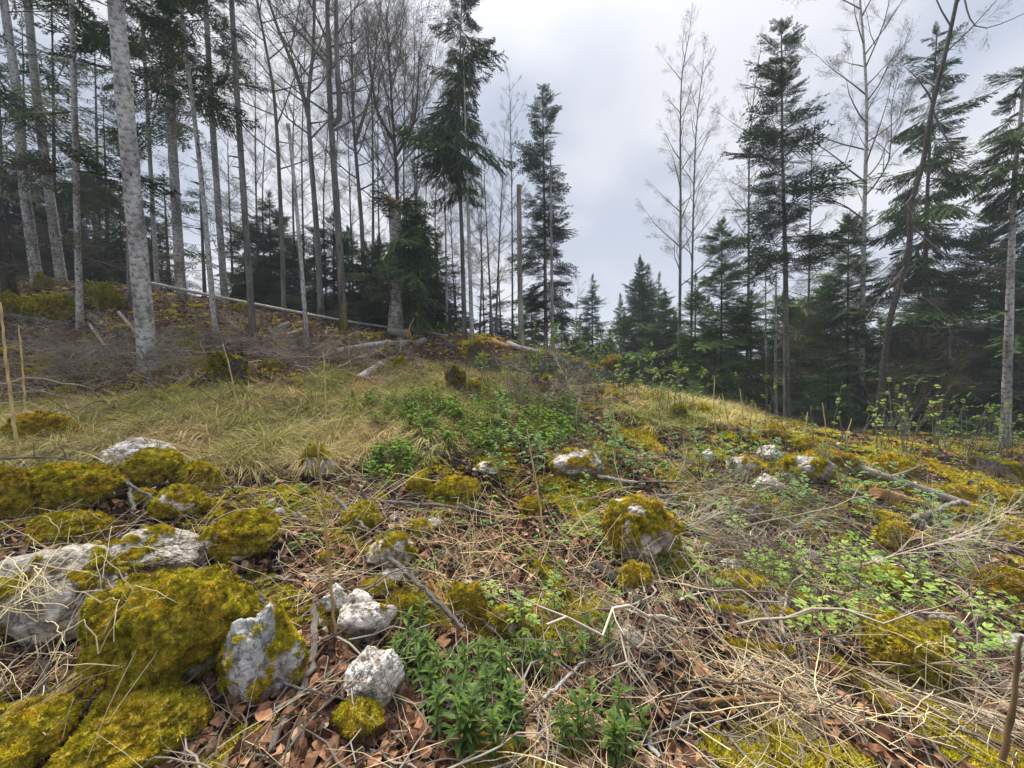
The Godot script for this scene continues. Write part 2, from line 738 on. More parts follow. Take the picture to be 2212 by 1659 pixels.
func along(path: PackedVector3Array, t: float) -> Vector3:
	var f := clampf(t, 0.0, 0.99999) * (path.size() - 1)
	var i := int(f)
	return path[i].lerp(path[i + 1], f - i)


func trunk_mesh(path: PackedVector3Array, r0: float, r1: float, moss: float, flare := 0.45, sides := 12) -> ArrayMesh:
	var g := Geo.new()
	var radii := PackedFloat32Array()
	var tints := PackedColorArray()
	var n := path.size()
	var s := rng.randf_range(0.82, 1.0)
	for i in n:
		var t := i / float(n - 1)
		var h := path[i].y - path[0].y
		radii.append(lerpf(r0, r1, pow(t, 1.15)) + r0 * flare * exp(-h / 0.28))
		var m := clampf(moss * exp(-h / (0.35 + moss * 0.5)) * 1.6 + 0.25 * moss * bump_b.get_noise_1d(h * 2.0), 0.0, 1.0)
		tints.append(Color(s, s, s).lerp(Color(0.62, 0.56, 0.1), m))
	g.tube(path, radii, sides, tints, maxf(1.0, roundf(TAU * r0 / 0.5)), 1.0 / 0.5, 0.1, bump_b, true)
	var salt := rng.randf() * 90.0
	for i in g.v.size():          # lichen, weather streaks and dark scars
		var p := g.v[i]
		var k := patch.get_noise_3d(p.x * 9.0 + salt, p.y * 1.8, p.z * 9.0)
		var dark := smoothstep(0.28, 0.42, bump_b.get_noise_3d(p.x * 6.0, p.y * 5.0 + salt, p.z * 6.0))
		var f := (0.85 + 0.65 * k) * (1.0 - 0.55 * dark)
		g.c[i] = Color(g.c[i].r * f, g.c[i].g * f, g.c[i].b * f)
	return g.mesh()


func basis_of(dir: Vector3, size: float, roll: float, wide := 1.0) -> Basis:
	var x := dir.normalized()
	var z := x.cross(Vector3.UP)
	if z.length() < 0.02:
		z = x.cross(Vector3.BACK)
	z = z.normalized()
	var y := z.cross(x)
	return Basis(x * size, y.rotated(x, roll) * size * 0.9, z.rotated(x, roll) * size * wide)


func tone(base: Color, spread: float) -> Color:
	var k := rng.randf_range(1 - spread, 1 + spread)
	return Color(base.r * k * rng.randf_range(0.93, 1.07), base.g * k, base.b * k * rng.randf_range(0.9, 1.1))


# A conifer. o: extra = metres above the last point, low/high = where along the stem the crown stands, wide = its radius (m), bark, moss, kind, tip, whorls per metre, gaps, dead = leafless low branches
func conifer(called: String, label: String, group: String, pts: Array, d: float, w: float, o := {}) -> Node3D:
	var path := stem_path(pts, d, o.get("extra", 0.0))
	var foot := path[0]
	for i in path.size():
		path[i] -= foot
	var r0: float = w * 0.9 * d / FOCAL / 2.0
	var root := thing(called, label, "tree", foot, group)
	var long := 0.0
	for i in path.size() - 1:
		long += path[i].distance_to(path[i + 1])
	part("trunk", trunk_mesh(path, r0 * 0.92, r0 * o.get("tip", 0.14), o.get("moss", 0.25)), mats[o.get("bark", "bark_pale")], root)
	var low: float = o.get("low", 0.3)
	var high: float = o.get("high", 1.0)
	var wide: float = o.get("wide", 1.6)
	var gaps: float = o.get("gaps", 0.35)
	var kind: String = o.get("kind", "fir")
	var dense: float = o.get("dense", 2.6)
	var shade: float = o.get("tone", 1.0)
	var place := []
	var tints := []
	for k in 5:
		place.append([])
		tints.append(PackedColorArray())
	var span := (high - low) * long
	var n := int(span * dense)
	var salt := rng.randf() * 100.0
	n = int(n * 4.5)
	for i in n:
		var f := (i + rng.randf()) / float(n)
		var t := low + (high - low) * f
		var p := along(path, t)
		var top: float = (1.0 - t) / (1.0 - low) if o.get("cone", true) else 0.6
		var reach: float = wide * (pow(top, o.get("taper", 0.7)) * 0.94 + 0.06)
		if o.has("cut") and f < 0.18:
			reach *= 0.4 + f * 3.0
		var a := i * 2.4 + rng.randf_range(-0.6, 0.6)
		var out := Vector3(cos(a), 0, sin(a))
		var k := rocky.get_noise_3d(out.x * 0.7 + salt, p.y * 0.8, out.z * 0.7)
		if k < -0.45 + gaps * 0.85 and rng.randf() < gaps * 1.7:
			continue
		var l := reach * clampf(0.85 + k * 1.2, 0.35, 1.35) * rng.randf_range(0.55, 1.15)
		if o.has("bias"):
			l *= clampf(1.0 + (o.bias as Vector3).dot(out), 0.15, 2.0)
		l = maxf(l, 0.12)
		var rise := lerpf(o.get("droop", -0.25), 0.75, pow(t if low < 0.2 else f, 2.2)) + rng.randf_range(-0.3, 0.3)
		var v := rng.randi() % 5
		place[v].append(Transform3D(basis_of(out + Vector3.UP * rise, l, rng.randf_range(-0.6, 0.6), rng.randf_range(0.8, 1.1)), p))
		tints[v].append(tone(Color(0.052, 0.088, 0.03) * shade, 0.32))
	if o.get("leader", true) and high > 0.97:
		for k in 3:
			place[k].append(Transform3D(basis_of(Vector3(rng.randf_range(-0.2, 0.2), 1, rng.randf_range(-0.2, 0.2)), wide * 0.2, rng.randf() * 6.0, 0.6), along(path, 0.99 - k * 0.008)))
			tints[k].append(tone(Color(0.04, 0.06, 0.03) * shade, 0.2))
	for v in 5:
		if place[v].size():
			many("crown", shapes[kind][v], mats.needles, place[v], tints[v], root)
	if d < 10.5:                    # stubs of broken branches on the bare part
		for i in 16:
			var t := rng.randf_range(0.06, maxf(low, 0.3))
			var a := rng.randf() * TAU
			var stub := part("branch_stub", shapes.stub, mats.bark_dark, root)
			stub.transform = Transform3D(basis_of(Vector3(cos(a), rng.randf_range(-0.2, 0.5), sin(a)), rng.randf_range(0.07, 0.22) + r0 * 0.7, rng.randf() * 6.0), along(path, t))
	var dead: int = o.get("dead", 14)
	if dead:
		var dp := []
		var dc := PackedColorArray()
		for i in dead:
			var t := rng.randf_range(0.08, maxf(low + 0.15, 0.2))
			var a := rng.randf() * TAU
			dp.append(Transform3D(basis_of(Vector3(cos(a), rng.randf_range(-0.35, 0.2), sin(a)), rng.randf_range(0.3, 1.0) * minf(wide, 1.3), rng.randf() * 6.0, 1.0), along(path, t)))
			dc.append(tone(Color(0.12, 0.11, 0.1), 0.3))
		many("dead_twigs", shapes.bare[0], mats.twig, dp, dc, root)
	return root


func limb_grow(g: Geo, p: Vector3, dir: Vector3, long: float, r: float, level: int, ends: Array, up: float, wild: float) -> void:
	var path := PackedVector3Array()
	var radii := PackedFloat32Array()
	var steps := maxi(3, int(long / 0.35))
	var q := p
	var d := dir
	for i in steps + 1:
		path.append(q)
		radii.append(maxf(lerpf(r, r * 0.3, i / float(steps)), 0.005))
		d = (d + Vector3(rng.randfn(), rng.randfn() * 0.7, rng.randfn()) * wild + Vector3.UP * up).normalized()
		q += d * long / steps
	g.tube(path, radii, 5 if r > 0.02 else 4, PackedColorArray(), 1.0, 2.0)
	ends.append([path[steps], d, minf(long * 0.6, 1.3)])
	var n := int(long / (0.33 if level == 0 else 0.24))
	for k in n:
		var x := 0.25 + 0.72 * (k + rng.randf()) / n
		var i := mini(int(x * steps), steps - 1)
		var o := path[i].lerp(path[i + 1], x * steps - i)
		var ahead := (path[i + 1] - path[i]).normalized()
		var side := ahead.cross(bend(Vector3.UP, 0.8)).normalized() * (1.0 if k % 2 == 0 else -1.0)
		var nd := (ahead * 0.75 + side * rng.randf_range(0.5, 0.9) + Vector3.UP * 0.15).normalized()
		var l := long * (0.5 * (1.0 - x) + 0.18) * rng.randf_range(0.7, 1.2)
		if level < 1 and l > 0.9:
			limb_grow(g, o, nd, l, radii[i] * 0.6, level + 1, ends, up, wild)
		else:
			ends.append([o, nd, clampf(l, 0.35, 1.3)])


# A leafless broadleaf. o: extra, forks = [[t, [points]]], low = where limbs begin, limbs, reach (m), rise, buds (share of budding twigs), bark, moss
func broadleaf(called: String, label: String, group: String, pts: Array, d: float, w: float, o := {}) -> Node3D:
	var path := stem_path(pts, d, o.get("extra", 0.0))
	var foot := path[0]
	for i in path.size():
		path[i] -= foot
	var r0: float = w * d / FOCAL / 2.0
	var root := thing(called, label, "tree", foot, group)
	r0 *= 0.86
	part("trunk", trunk_mesh(path, r0 * 0.92, r0 * o.get("tip", 0.16), o.get("moss", 0.2)), mats[o.get("bark", "bark_mid")], root)
	var stems := [[path, o.get("low", 0.35), r0]]
	for f in o.get("forks", []):
		var raw := PackedVector3Array([along(path, f[0])])
		for q in f[1]:
			raw.append(at(q, d) - foot)
		if f.size() > 2:
			raw.append(raw[raw.size() - 1] + (raw[raw.size() - 1] - raw[raw.size() - 2]).normalized() * f[2])
		var fp := finely(raw, 0.3)
		var fr: float = r0 * lerpf(0.85, 0.45, f[0])
		part("stem", trunk_mesh(fp, fr, fr * 0.2, 0.0, 0.0, 9), mats[o.get("bark", "bark_mid")], root)
		stems.append([fp, 0.15, fr])
	var ends := []
	for s in stems:
		var line: PackedVector3Array = s[0]
		var low: float = s[1]
		var n: int = o.get("limbs", 14)
		if line != path:
			n = int(n * 0.6)
		for i in n:
			var f := (i + rng.randf()) / float(n)
			var t := low + (1.0 - low) * f * 0.97
			var a := i * 2.4 + rng.randf_range(-0.5, 0.5)
			var up := lerpf(o.get("rise", 0.5), o.get("rise", 0.5) + 0.9, f)
			var dir := Vector3(cos(a), up, sin(a)).normalized()
			var l: float = o.get("reach", 2.4) * lerpf(1.0, 0.45, f) * rng.randf_range(0.65, 1.15)
			var g := Geo.new()
			var rr: float = maxf((s[2] as float) * lerpf(0.32, 0.2, f), 0.008)
			limb_grow(g, along(line, t), dir, l, rr, 0, ends, o.get("lift", 0.06), o.get("wild", 0.09))
			part("limb", g.mesh(), mats.twig_bark, root)
		ends.append([along(line, 0.99), Vector3.UP, 1.0])
	for b in o.get("arms", []):        # limbs that the photograph shows: [where along the stem, radius in picture, points]
		var raw := PackedVector3Array([along(path, b[0])])
		var k := 0
		for q in b[2]:
			k += 1
			raw.append(at(q, d - (b[3] if b.size() > 3 else 0.0) * k / (b[2] as Array).size()) - foot)
		var ap := finely(raw, 0.2)
		var g := Geo.new()
		var radii := PackedFloat32Array()
		for i in ap.size():
			radii.append(lerpf(b[1], 0.006, i / float(ap.size() - 1)))
		g.tube(ap, radii, 6, PackedColorArray(), 1.0, 2.0)
		for i in range(2, ap.size(), 2):
			var ahead := (ap[i] - ap[i - 1]).normalized()
			ends.append([ap[i], bend(ahead + Vector3.UP * 0.3, 0.5), rng.randf_range(0.35, 0.9)])
		part("limb", g.mesh(), mats.twig_bark, root)
	var place := [[], []]
	var tints := [PackedColorArray(), PackedColorArray()]
	var buds: float = o.get("buds", 0.0)
	var thick: float = o.get("twigs", 1.0)
	for en in ends:
		if rng.randf() > thick:
			continue
		var k := 1 if rng.randf() < buds else 0
		place[k].append(Transform3D(basis_of(en[1], en[2] * rng.randf_range(0.8, 1.2), rng.randf() * 6.28), en[0]))
		tints[k].append(tone(Color(0.115, 0.1, 0.095) if k == 0 else Color(0.19, 0.2, 0.1), 0.25))
	if place[0].size():
		many("twigs", shapes.bare[rng.randi() % 2], mats.twig, place[0], tints[0], root)
	if place[1].size():
		many("budding_twigs", shapes.budding[rng.randi() % 3], mats.twig, place[1], tints[1], root)
	return root


func snag(called: String, label: String, pts: Array, d: float, w: float, bark: String, tip: float, spikes: int, moss := 0.1, group := "") -> Node3D:
	var path := stem_path(pts, d, 0.0)
	var foot := path[0]
	for i in path.size():
		path[i] -= foot
	var r0: float = w * d / FOCAL / 2.0
	var root := thing(called, label, "tree", foot, group)
	part("trunk", trunk_mesh(path, r0 * 0.92, r0 * tip, moss), mats[bark], root)
	var end := path[path.size() - 1]
	for i in spikes:              # the torn top
		var g := Geo.new()
		var a := TAU * i / spikes + rng.randf() * 0.5
		var rr := r0 * tip
		var b := end + Vector3(cos(a), 0, sin(a)) * rr * 0.6 - Vector3.UP * 0.12
		var h := rng.randf_range(0.15, 0.5) * (rr / 0.12)
		g.tube(PackedVector3Array([b, b + Vector3(cos(a) * 0.03, h * 0.6, sin(a) * 0.03), b + Vector3(cos(a) * rr * 0.5, h, sin(a) * rr * 0.5)]), PackedFloat32Array([rr * 0.5, rr * 0.35, 0.006]), 5, PackedColorArray(), 1, 2)
		part("splinter", g.mesh(), mats.fresh_wood if bark == "bark_pale" and spikes > 5 else mats.grey_wood, root)
	return root


func V(x: float, y: float) -> Vector2:
	return Vector2(x, y)


func trees() -> void:
	surface("twig_bark", 0.92)
	mats.twig_bark.albedo_color = Color(0.13, 0.12, 0.11).linear_to_srgb()
	shape_kit()
	var fl := "firs at the left edge of the clearing"
	# the wood on the left, near to far
	conifer("silver_fir", "thickest pale grey trunk on the left, bare below, foliage only near the picture's top", "", [V(322, 803), V(300, 560), V(272, 250), V(250, 0)], 6.5, 39, {"extra": 9.0, "low": 0.5, "wide": 1.9, "tip": 0.42, "moss": 0.15, "dead": 10, "gaps": 0.5})
	conifer("silver_fir", "slim pale trunk beside the mossy hummocks, left of the thickest trunk", fl, [V(172, 700), V(165, 420), V(155, 0)], 8.3, 14, {"extra": 5.0, "low": 0.28, "wide": 1.7, "tip": 0.4, "gaps": 0.6, "dense": 1.7, "dead": 40})
	conifer("leaning_fir", "leaning trunk with dark mossy foot at the far left edge", "", [V(24, 645), V(8, 540), V(-20, 400)], 9.5, 26, {"extra": 9.0, "low": 0.3, "wide": 2.2, "bark": "bark_dark", "moss": 0.9, "tip": 0.5, "dense": 1.4, "gaps": 0.6})
	conifer("silver_fir", "pale blotched trunk behind the mossy hummocks, nearest the left edge but one", fl, [V(82, 610), V(52, 400), V(36, 200), V(8, 0)], 12.0, 21, {"extra": 6.0, "low": 0.25, "wide": 2.2, "tip": 0.4, "gaps": 0.55, "dense": 1.5, "kind": "sparse"})
	conifer("silver_fir", "grey trunk leaning left above the round mossy stump", fl, [V(134, 612), V(104, 400), V(79, 204), V(60, 0)], 12.5, 20, {"extra": 6.0, "low": 0.3, "wide": 2.2, "tip": 0.45, "gaps": 0.55, "dense": 1.5, "kind": "sparse"})
	conifer("silver_fir", "thin dark trunk in the shade behind the mossy stump", fl, [V(118, 606), V(117, 380), V(114, 120)], 16.0, 9, {"extra": 4.0, "low": 0.15, "wide": 2.1, "bark": "bark_dark", "gaps": 0.55, "dense": 1.5, "kind": "sparse"})
	conifer("silver_fir", "dark trunk standing close behind the thickest pale trunk", fl, [V(283, 660), V(276, 400), V(262, 0)], 10.5, 14, {"extra": 6.0, "low": 0.45, "wide": 1.8, "bark": "bark_mid", "tip": 0.4, "dense": 1.7, "gaps": 0.5})
	conifer("silver_fir", "slender pale trunk just right of and behind the thickest trunk", fl, [V(340, 630), V(326, 380), V(306, 0)], 14.0, 10, {"extra": 5.0, "low": 0.35, "wide": 1.8, "tip": 0.4, "dense": 1.7, "gaps": 0.5})
	conifer("silver_fir", "stout whitish trunk standing at the upper end of the fallen birch", "", [V(391, 632), V(372, 300), V(366, 139), V(358, 0)], 12.6, 22, {"extra": 7.0, "low": 0.42, "wide": 2.4, "tip": 0.5, "gaps": 0.55, "dense": 1.5, "kind": "sparse"})
	conifer("silver_fir", "thin straight trunk in front of the fallen birch with foliage at its tip", "", [V(466, 727), V(433, 370), V(400, 90)], 9.0, 13, {"extra": 3.5, "low": 0.52, "wide": 1.3, "tip": 0.35, "moss": 0.1, "gaps": 0.4, "dead": 26})
	conifer("silver_fir", "grey trunk leaning left behind the middle of the fallen birch", fl, [V(487, 662), V(458, 250), V(444, 0)], 13.0, 16, {"extra": 6.0, "low": 0.38, "wide": 1.7, "tip": 0.4, "gaps": 0.45, "kind": "sparse"})
	conifer("silver_fir", "straight grey pole trunk with short tufts of foliage high on it, before the fallen birch", "", [V(546, 706), V(518, 296), V(500, 0)], 9.4, 16, {"extra": 4.0, "low": 0.5, "wide": 0.6, "tip": 0.45, "moss": 0.3, "gaps": 0.6, "bark": "bark_mid", "dead": 22})
	for k in 9:                      # the dark wood behind
		var x: float = [10, 60, 115, 175, 235, 300, 365, 440, 215][k]
		var dd: float = [17, 20, 15.5, 19, 17, 22, 19, 21, 24][k]
		conifer("dark_fir", ["dark bushy fir at the very left edge of the wood", "tall dark fir behind the pale blotched trunk", "dark fir left of the slim pale trunk", "tall dark fir right behind the slim pale trunk", "dark fir between the slim pale and the thickest trunk", "dark fir behind the thickest trunk", "low dark fir left of the stout whitish trunk", "dark fir behind the trunk that leans at the fallen birch", "most distant dark fir behind the left moss heap"][k], "", [V(x, 600), V(x - 12, [160, 60, 330, 120, 230, 240, 380, 300, 40][k])], dd, 9, {"low": 0.06, "wide": [2.2, 2.6, 2.0, 2.4, 2.2, 2.2, 1.8, 1.9, 2.4][k], "bark": "bark_dark", "dense": 2.2, "gaps": 0.75, "kind": "sparse", "taper": 0.5, "dead": 20})
	var low_left := [[18, 610, 380, 15.0, 1.8, "low dark fir at the left edge behind the leaning trunk"], [70, 605, 340, 17.0, 2.1, "low dark fir behind the moss hummocks, left one"], [140, 605, 400, 16.0, 1.9, "low dark fir behind the moss hummocks, right one"], [205, 610, 360, 18.0, 2.2, "low dark fir behind the tall moss heap"], [262, 620, 430, 16.0, 1.7, "low dark fir just left of the thickest trunk"], [330, 630, 470, 19.0, 1.7, "low hazy fir right of the thickest trunk"]]
	for s in low_left:
		conifer("young_fir", s[5], "", [V(s[0], s[1]), V(s[0] - 3, s[2])], s[3], 8, {"low": 0.05, "wide": s[4], "bark": "bark_dark", "gaps": 0.3, "dense": 7.0, "taper": 0.5, "dead": 14})
	# the thin stand in the middle
	var mb := "leafless beeches in the middle stand"
	broadleaf("beech", "leafless beech with bowed limbs behind the broken grey pole", mb, [V(613, 662), V(605, 420), V(592, 208), V(572, 90), V(555, 0)], 13.0, 12, {"extra": 3.5, "low": 0.35, "limbs": 20, "reach": 2.6, "rise": 0.3})
	snag("dead_pole", "pale dead pole with broken dark top, right end of the fallen birch behind it", [V(664, 748), V(645, 500), V(623, 268)], 9.0, 10, "bark_pale", 0.6, 3)
	broadleaf("beech", "leafless beech forking into a wide V halfway up", "", [V(694, 674), V(684, 500), V(666, 231), V(676, 110), V(680, 0)], 13.0, 16, {"extra": 3.0, "low": 0.42, "limbs": 22, "reach": 2.4, "rise": 0.55, "forks": [[0.5, [V(640, 160), V(600, 60), V(580, 0)], 2.0]]})
	broadleaf("beech", "tall double stemmed dark beech with a mossy foot on the crest", "", [V(742, 697), V(735, 560), V(721, 355), V(710, 160), V(707, 0)], 10.5, 20, {"extra": 4.5, "low": 0.4, "limbs": 20, "reach": 2.0, "moss": 0.85, "bark": "bark_mid", "rise": 0.5, "forks": [[0.42, [V(733, 260), V(728, 130), V(726, 0)], 3.0]]})
	broadleaf("beech", "leafless beech rising behind the dark young firs", mb, [V(786, 660), V(782, 499), V(764, 268), V(759, 60)], 16.0, 13, {"extra": 1.5, "low": 0.4, "limbs": 20, "reach": 2.8, "forks": [[0.55, [V(800, 200), V(815, 80)], 1.0]]})
	broadleaf("beech", "slim leafless beech close left of the broken spruce", mb, [V(807, 697), V(806, 500), V(805, 300), V(800, 90)], 15.0, 9, {"low": 0.4, "limbs": 16, "reach": 2.2})
	broadleaf("beech", "leafless beech with a broad brush shaped crown behind the broken spruce", "", [V(862, 690), V(858, 420), V(845, 200), V(836, 60)], 14.0, 13, {"extra": 0.6, "low": 0.36, "limbs": 26, "reach": 3.0, "rise": 0.9, "lift": 0.1, "twigs": 0.55, "bark": "bark_dark", "forks": [[0.6, [V(815, 240), V(790, 60)]], [0.55, [V(895, 260), V(905, 110)]]]})
	broadleaf("beech", "young leafless beech between the brush crowned beech and the tall spruce", mb, [V(905, 690), V(900, 400), V(925, 130)], 19.0, 8, {"low": 0.4, "limbs": 22, "reach": 2.6, "rise": 0.8})
	var bs := conifer("broken_spruce", "thick spruce snapped off at mid height, orange torn wood on its top", "", [V(855, 712), V(856, 560), V(852, 436)], 11.6, 34, {"low": 0.26, "high": 0.97, "wide": 1.45, "cone": false, "tip": 0.8, "leader": false, "gaps": 0.45, "kind": "spruce", "bias": Vector3(0.35, 0, 0.25), "dense": 6.0, "tone": 1.15, "dead": 20, "moss": 0.3, "droop": -0.3})
	torn_top(bs, V(852, 440), 11.6, 0.17)
	conifer("tall_spruce", "tallest spruce by the gap, shaggy hanging crown above a bare lower trunk", "", [V(1004, 727), V(998, 520), V(991, 300), V(997, 0)], 12.6, 13, {"extra": 0.7, "low": 0.42, "wide": 1.75, "kind": "spruce", "bark": "bark_mid", "gaps": 0.25, "dense": 4.6, "taper": 0.45, "cut": true, "droop": -0.45, "dead": 40, "tip": 0.1})
	broadleaf("beech", "slim bare pole standing right against the tall spruce", "", [V(1020, 737), V(1012, 480), V(1001, 120)], 12.0, 12, {"low": 0.6, "limbs": 8, "reach": 1.0, "bark": "bark_pale"})
	broadleaf("beech", "thin pale bare pole just left of the tall spruce", "", [V(966, 712), V(962, 480), V(957, 255)], 14.5, 7, {"low": 0.5, "limbs": 9, "reach": 1.0, "bark": "bark_pale"})
	broadleaf("sapling_tree", "slender leafing pole right of the tall spruce with thin side twigs", "slender poles by the gap", [V(1064, 722), V(1055, 560), V(1047, 405)], 14.0, 7, {"extra": 0.8, "low": 0.3, "limbs": 14, "reach": 1.2, "buds": 0.7, "rise": 0.2})
	broadleaf("sapling_tree", "slender pole with few twigs, second right of the tall spruce", "slender poles by the gap", [V(1070, 728), V(1080, 500), V(1090, 290)], 14.5, 6, {"low": 0.4, "limbs": 10, "reach": 1.1, "buds": 0.3})
	broadleaf("sapling_tree", "slender pole with a pale feathery top, left of the broken snag", "", [V(1107, 700), V(1106, 460), V(1101, 180)], 18.0, 6, {"low": 0.45, "limbs": 22, "reach": 1.5, "rise": 0.6})
	snag("snag", "grey barkless snag with a split top, left of the narrow fir", [V(1127, 750), V(1123, 600), V(1121, 400)], 11.0, 13, "grey_wood", 0.75, 3)
	conifer("narrow_fir", "narrow fir with ragged side branches left of the sky gap", "", [V(1180, 716), V(1176, 450), V(1172, 190)], 16.0, 11, {"low": 0.14, "wide": 1.6, "gaps": 0.35, "taper": 0.38, "dense": 5.5, "bark": "bark_mid", "droop": -0.1, "dead": 24})
	snag("snag", "thin pale snag standing in front of the narrow fir", [V(1194, 738), V(1191, 520), V(1189, 330)], 13.5, 8, "grey_wood", 0.35, 2)
	for k in 8:
		var spec = [[V(585, 665), V(582, 425), 15.5, 1.7], [V(650, 670), V(646, 500), 17.0, 1.5], [V(722, 690), V(720, 470), 14.5, 1.7], [V(790, 700), V(790, 535), 13.0, 1.6], [V(905, 706), V(905, 470), 14.5, 1.7], [V(945, 715), V(945, 520), 16.0, 1.4], [V(530, 655), V(528, 470), 17.0, 1.5], [V(845, 700), V(846, 560), 15.5, 1.9]][k]
		conifer("young_fir", ["dark young fir left of the broken grey pole", "small young fir behind the V forked beech's neighbour pole", "dark young fir behind the mossy footed double beech", "spreading young fir left of the broken spruce", "dark young fir right of the broken spruce", "smaller young fir left of the tall spruce", "hazy young fir behind the grey pole trunk", "low wide young fir behind the broken spruce"][k], "", [spec[0], spec[1]], spec[2], 8, {"low": 0.05, "wide": spec[3], "bark": "bark_dark", "gaps": 0.2, "dense": 8.0, "taper": 0.62, "dead": 16})
	broadleaf("beech", "pale budding thicket tree between the slender poles and the tall spruce", "", [V(1035, 715), V(1040, 560), V(1030, 440)], 17.0, 6, {"low": 0.2, "limbs": 18, "reach": 1.7, "buds": 1.0, "rise": 0.2})
	var poles := [[505, 655, 20, 300, 7], [560, 660, 19, 60, 6], [640, 668, 18, 120, 7], [660, 672, 20, 0, 6], [707, 680, 20, 180, 6], [765, 690, 21, 240, 7], [825, 695, 18, 160, 6], [880, 700, 20, 60, 7], [925, 705, 18, 300, 6], [948, 710, 21, 200, 6], [985, 716, 17, 380, 5], [1048, 722, 20, 330, 5], [1085, 735, 18, 420, 5], [575, 660, 24, 200, 6], [733, 690, 24, 90, 6], [905, 705, 25, 180, 6]]
	var told := ["slender leafless pole left of the straight grey pole trunk, far behind", "slender leafless pole right behind the straight grey pole trunk", "slender leafless pole left of the dead pole's top", "slender leafless pole between the dead pole and the V forked beech", "slender leafless pole between the V forked beech and the double beech", "slender leafless pole just right of the double beech", "slender leafless pole between the slim beech and the broken spruce", "tall slender leafless pole right behind the broken spruce", "short slender leafless pole right of the broken spruce", "slender leafless pole half way between the broken and the tall spruce", "short slender leafless pole at the tall spruce's left foot", "slender leafless pole just right of the tall spruce's bare companion", "short slender leafless pole left of the grey snag", "most distant slender pole left of the dead pole", "most distant slender pole behind the double beech", "most distant slender pole behind the broken spruce's boughs"]
	for i in poles.size():
		var s = poles[i]
		broadleaf("slender_pole", told[i], "", [V(s[0], s[1]), V(s[0] - 8, (s[1] + s[3]) / 2.0), V(s[0] - 14 + i % 5 * 6, s[3])], s[2], s[4], {"low": 0.3, "limbs": 18, "reach": 2.0, "rise": 0.45, "bark": "bark_mid", "buds": 0.35 if i % 3 == 0 else 0.0})
	var back := [[560, 662, 500, 18.0, 1.6, "dark young fir at the left end of the crest row"], [610, 668, 470, 19.0, 1.7, "dark young fir second in the crest row"], [680, 678, 520, 18.0, 1.6, "dark young fir behind the V forked beech's foot"], [755, 692, 500, 17.0, 1.7, "dark young fir just right of the double beech's foot"], [820, 700, 520, 16.0, 1.7, "dark young fir at the broken spruce's left"], [930, 712, 540, 16.5, 1.5, "dark young fir half way between the two big spruces"], [885, 706, 500, 18.0, 1.8, "dark young fir deep behind the broken spruce"], [640, 672, 540, 21.0, 2.0, "hazy young fir far behind the dead pole"], [1060, 725, 620, 17.0, 1.2, "small dark fir below the slender poles"], [985, 718, 600, 17.5, 1.2, "small dark fir left of the tall spruce's foot"]]
	for s in back:
		conifer("young_fir", s[5], "", [V(s[0], s[1]), V(s[0] - 2, s[2])], s[3], 8, {"low": 0.05, "wide": s[4], "bark": "bark_dark", "gaps": 0.25, "dense": 8.0, "taper": 0.55, "dead": 14, "tone": 1.1})
	# the gap
	var gap := [[1281, 790, 600, 22.0, 1.15, "single pointed young fir standing in the sky gap"], [1383, 800, 565, 21.0, 1.6, "largest of the young firs right of the sky gap"], [1342, 800, 640, 26.0, 1.2, "small pale fir left of the largest gap fir"], [1425, 800, 598, 23.0, 1.4, "young fir touching the pale double beech from the left"], [1215, 780, 700, 20.0, 1.3, "low dark fir at the foot of the pale snag"], [1150, 770, 640, 19.0, 1.3, "low dark fir between the grey snag and the narrow fir"], [1240, 800, 735, 24.0, 1.2, "lowest fir crown at the left of the sky gap"], [1320, 810, 720, 24.0, 1.3, "low fir at the bottom of the sky gap"], [1110, 760, 690, 17.0, 1.0, "small fir left of the grey snag's foot"], [1460, 820, 690, 19.0, 1.5, "dark low fir under the pale double beech"], [1402, 810, 580, 22.0, 1.3, "young fir with a thin tip right beside the largest gap fir"], [1350, 815, 690, 20.0, 1.3, "low fir before the small pale gap fir"], [1255, 790, 690, 27.0, 1.5, "faint fir left of the pointed gap fir"], [1440, 830, 640, 18.0, 1.5, "dark fir just left of the pale beech pair's foot"]]
	for s in gap:
		conifer("young_fir", s[5], "", [V(s[0], s[1]), V(s[0] - 2, s[2])], s[3], 6, {"low": 0.04, "wide": s[4] * 1.45, "bark": "bark_dark", "gaps": 0.1, "dense": 13.0, "taper": 0.75, "dead": 8, "tone": 1.6})
	broadleaf("sapling_tree", "wispy leafless sapling left of the pointed gap fir", "", [V(1240, 770), V(1245, 690), V(1250, 620)], 24.0, 3, {"low": 0.2, "limbs": 14, "reach": 1.6})
	# the right wood
	broadleaf("beech", "pale leafless beech right of the sky gap, left one of its pair", "", [V(1468, 850), V(1470, 480), V(1472, 179), V(1489, 75)], 16.0, 10, {"low": 0.34, "limbs": 24, "reach": 1.9, "rise": 0.75, "buds": 0.35})
	broadleaf("beech", "pale leafless beech right of the sky gap, right one of its pair", "", [V(1492, 872), V(1495, 595), V(1503, 298), V(1520, 130)], 15.0, 8, {"low": 0.4, "limbs": 22, "reach": 1.9, "rise": 0.8, "buds": 0.3})
	conifer("dark_fir", "dominant dark fir of the right wood with ragged upswept branches", "", [V(1700, 925), V(1697, 600), V(1690, 300), V(1688, 55)], 11.0, 15, {"low": 0.4, "wide": 1.75, "gaps": 0.35, "taper": 0.5, "dense": 5.8, "droop": 0.0, "dead": 36, "kind": "fir", "bark": "bark_mid", "tone": 1.0})
	broadleaf("beech", "leafless beech close left of the dominant fir", "", [V(1612, 900), V(1617, 600), V(1620, 298), V(1640, 120)], 15.0, 9, {"low": 0.45, "limbs": 20, "reach": 1.8, "rise": 0.7, "buds": 0.3})
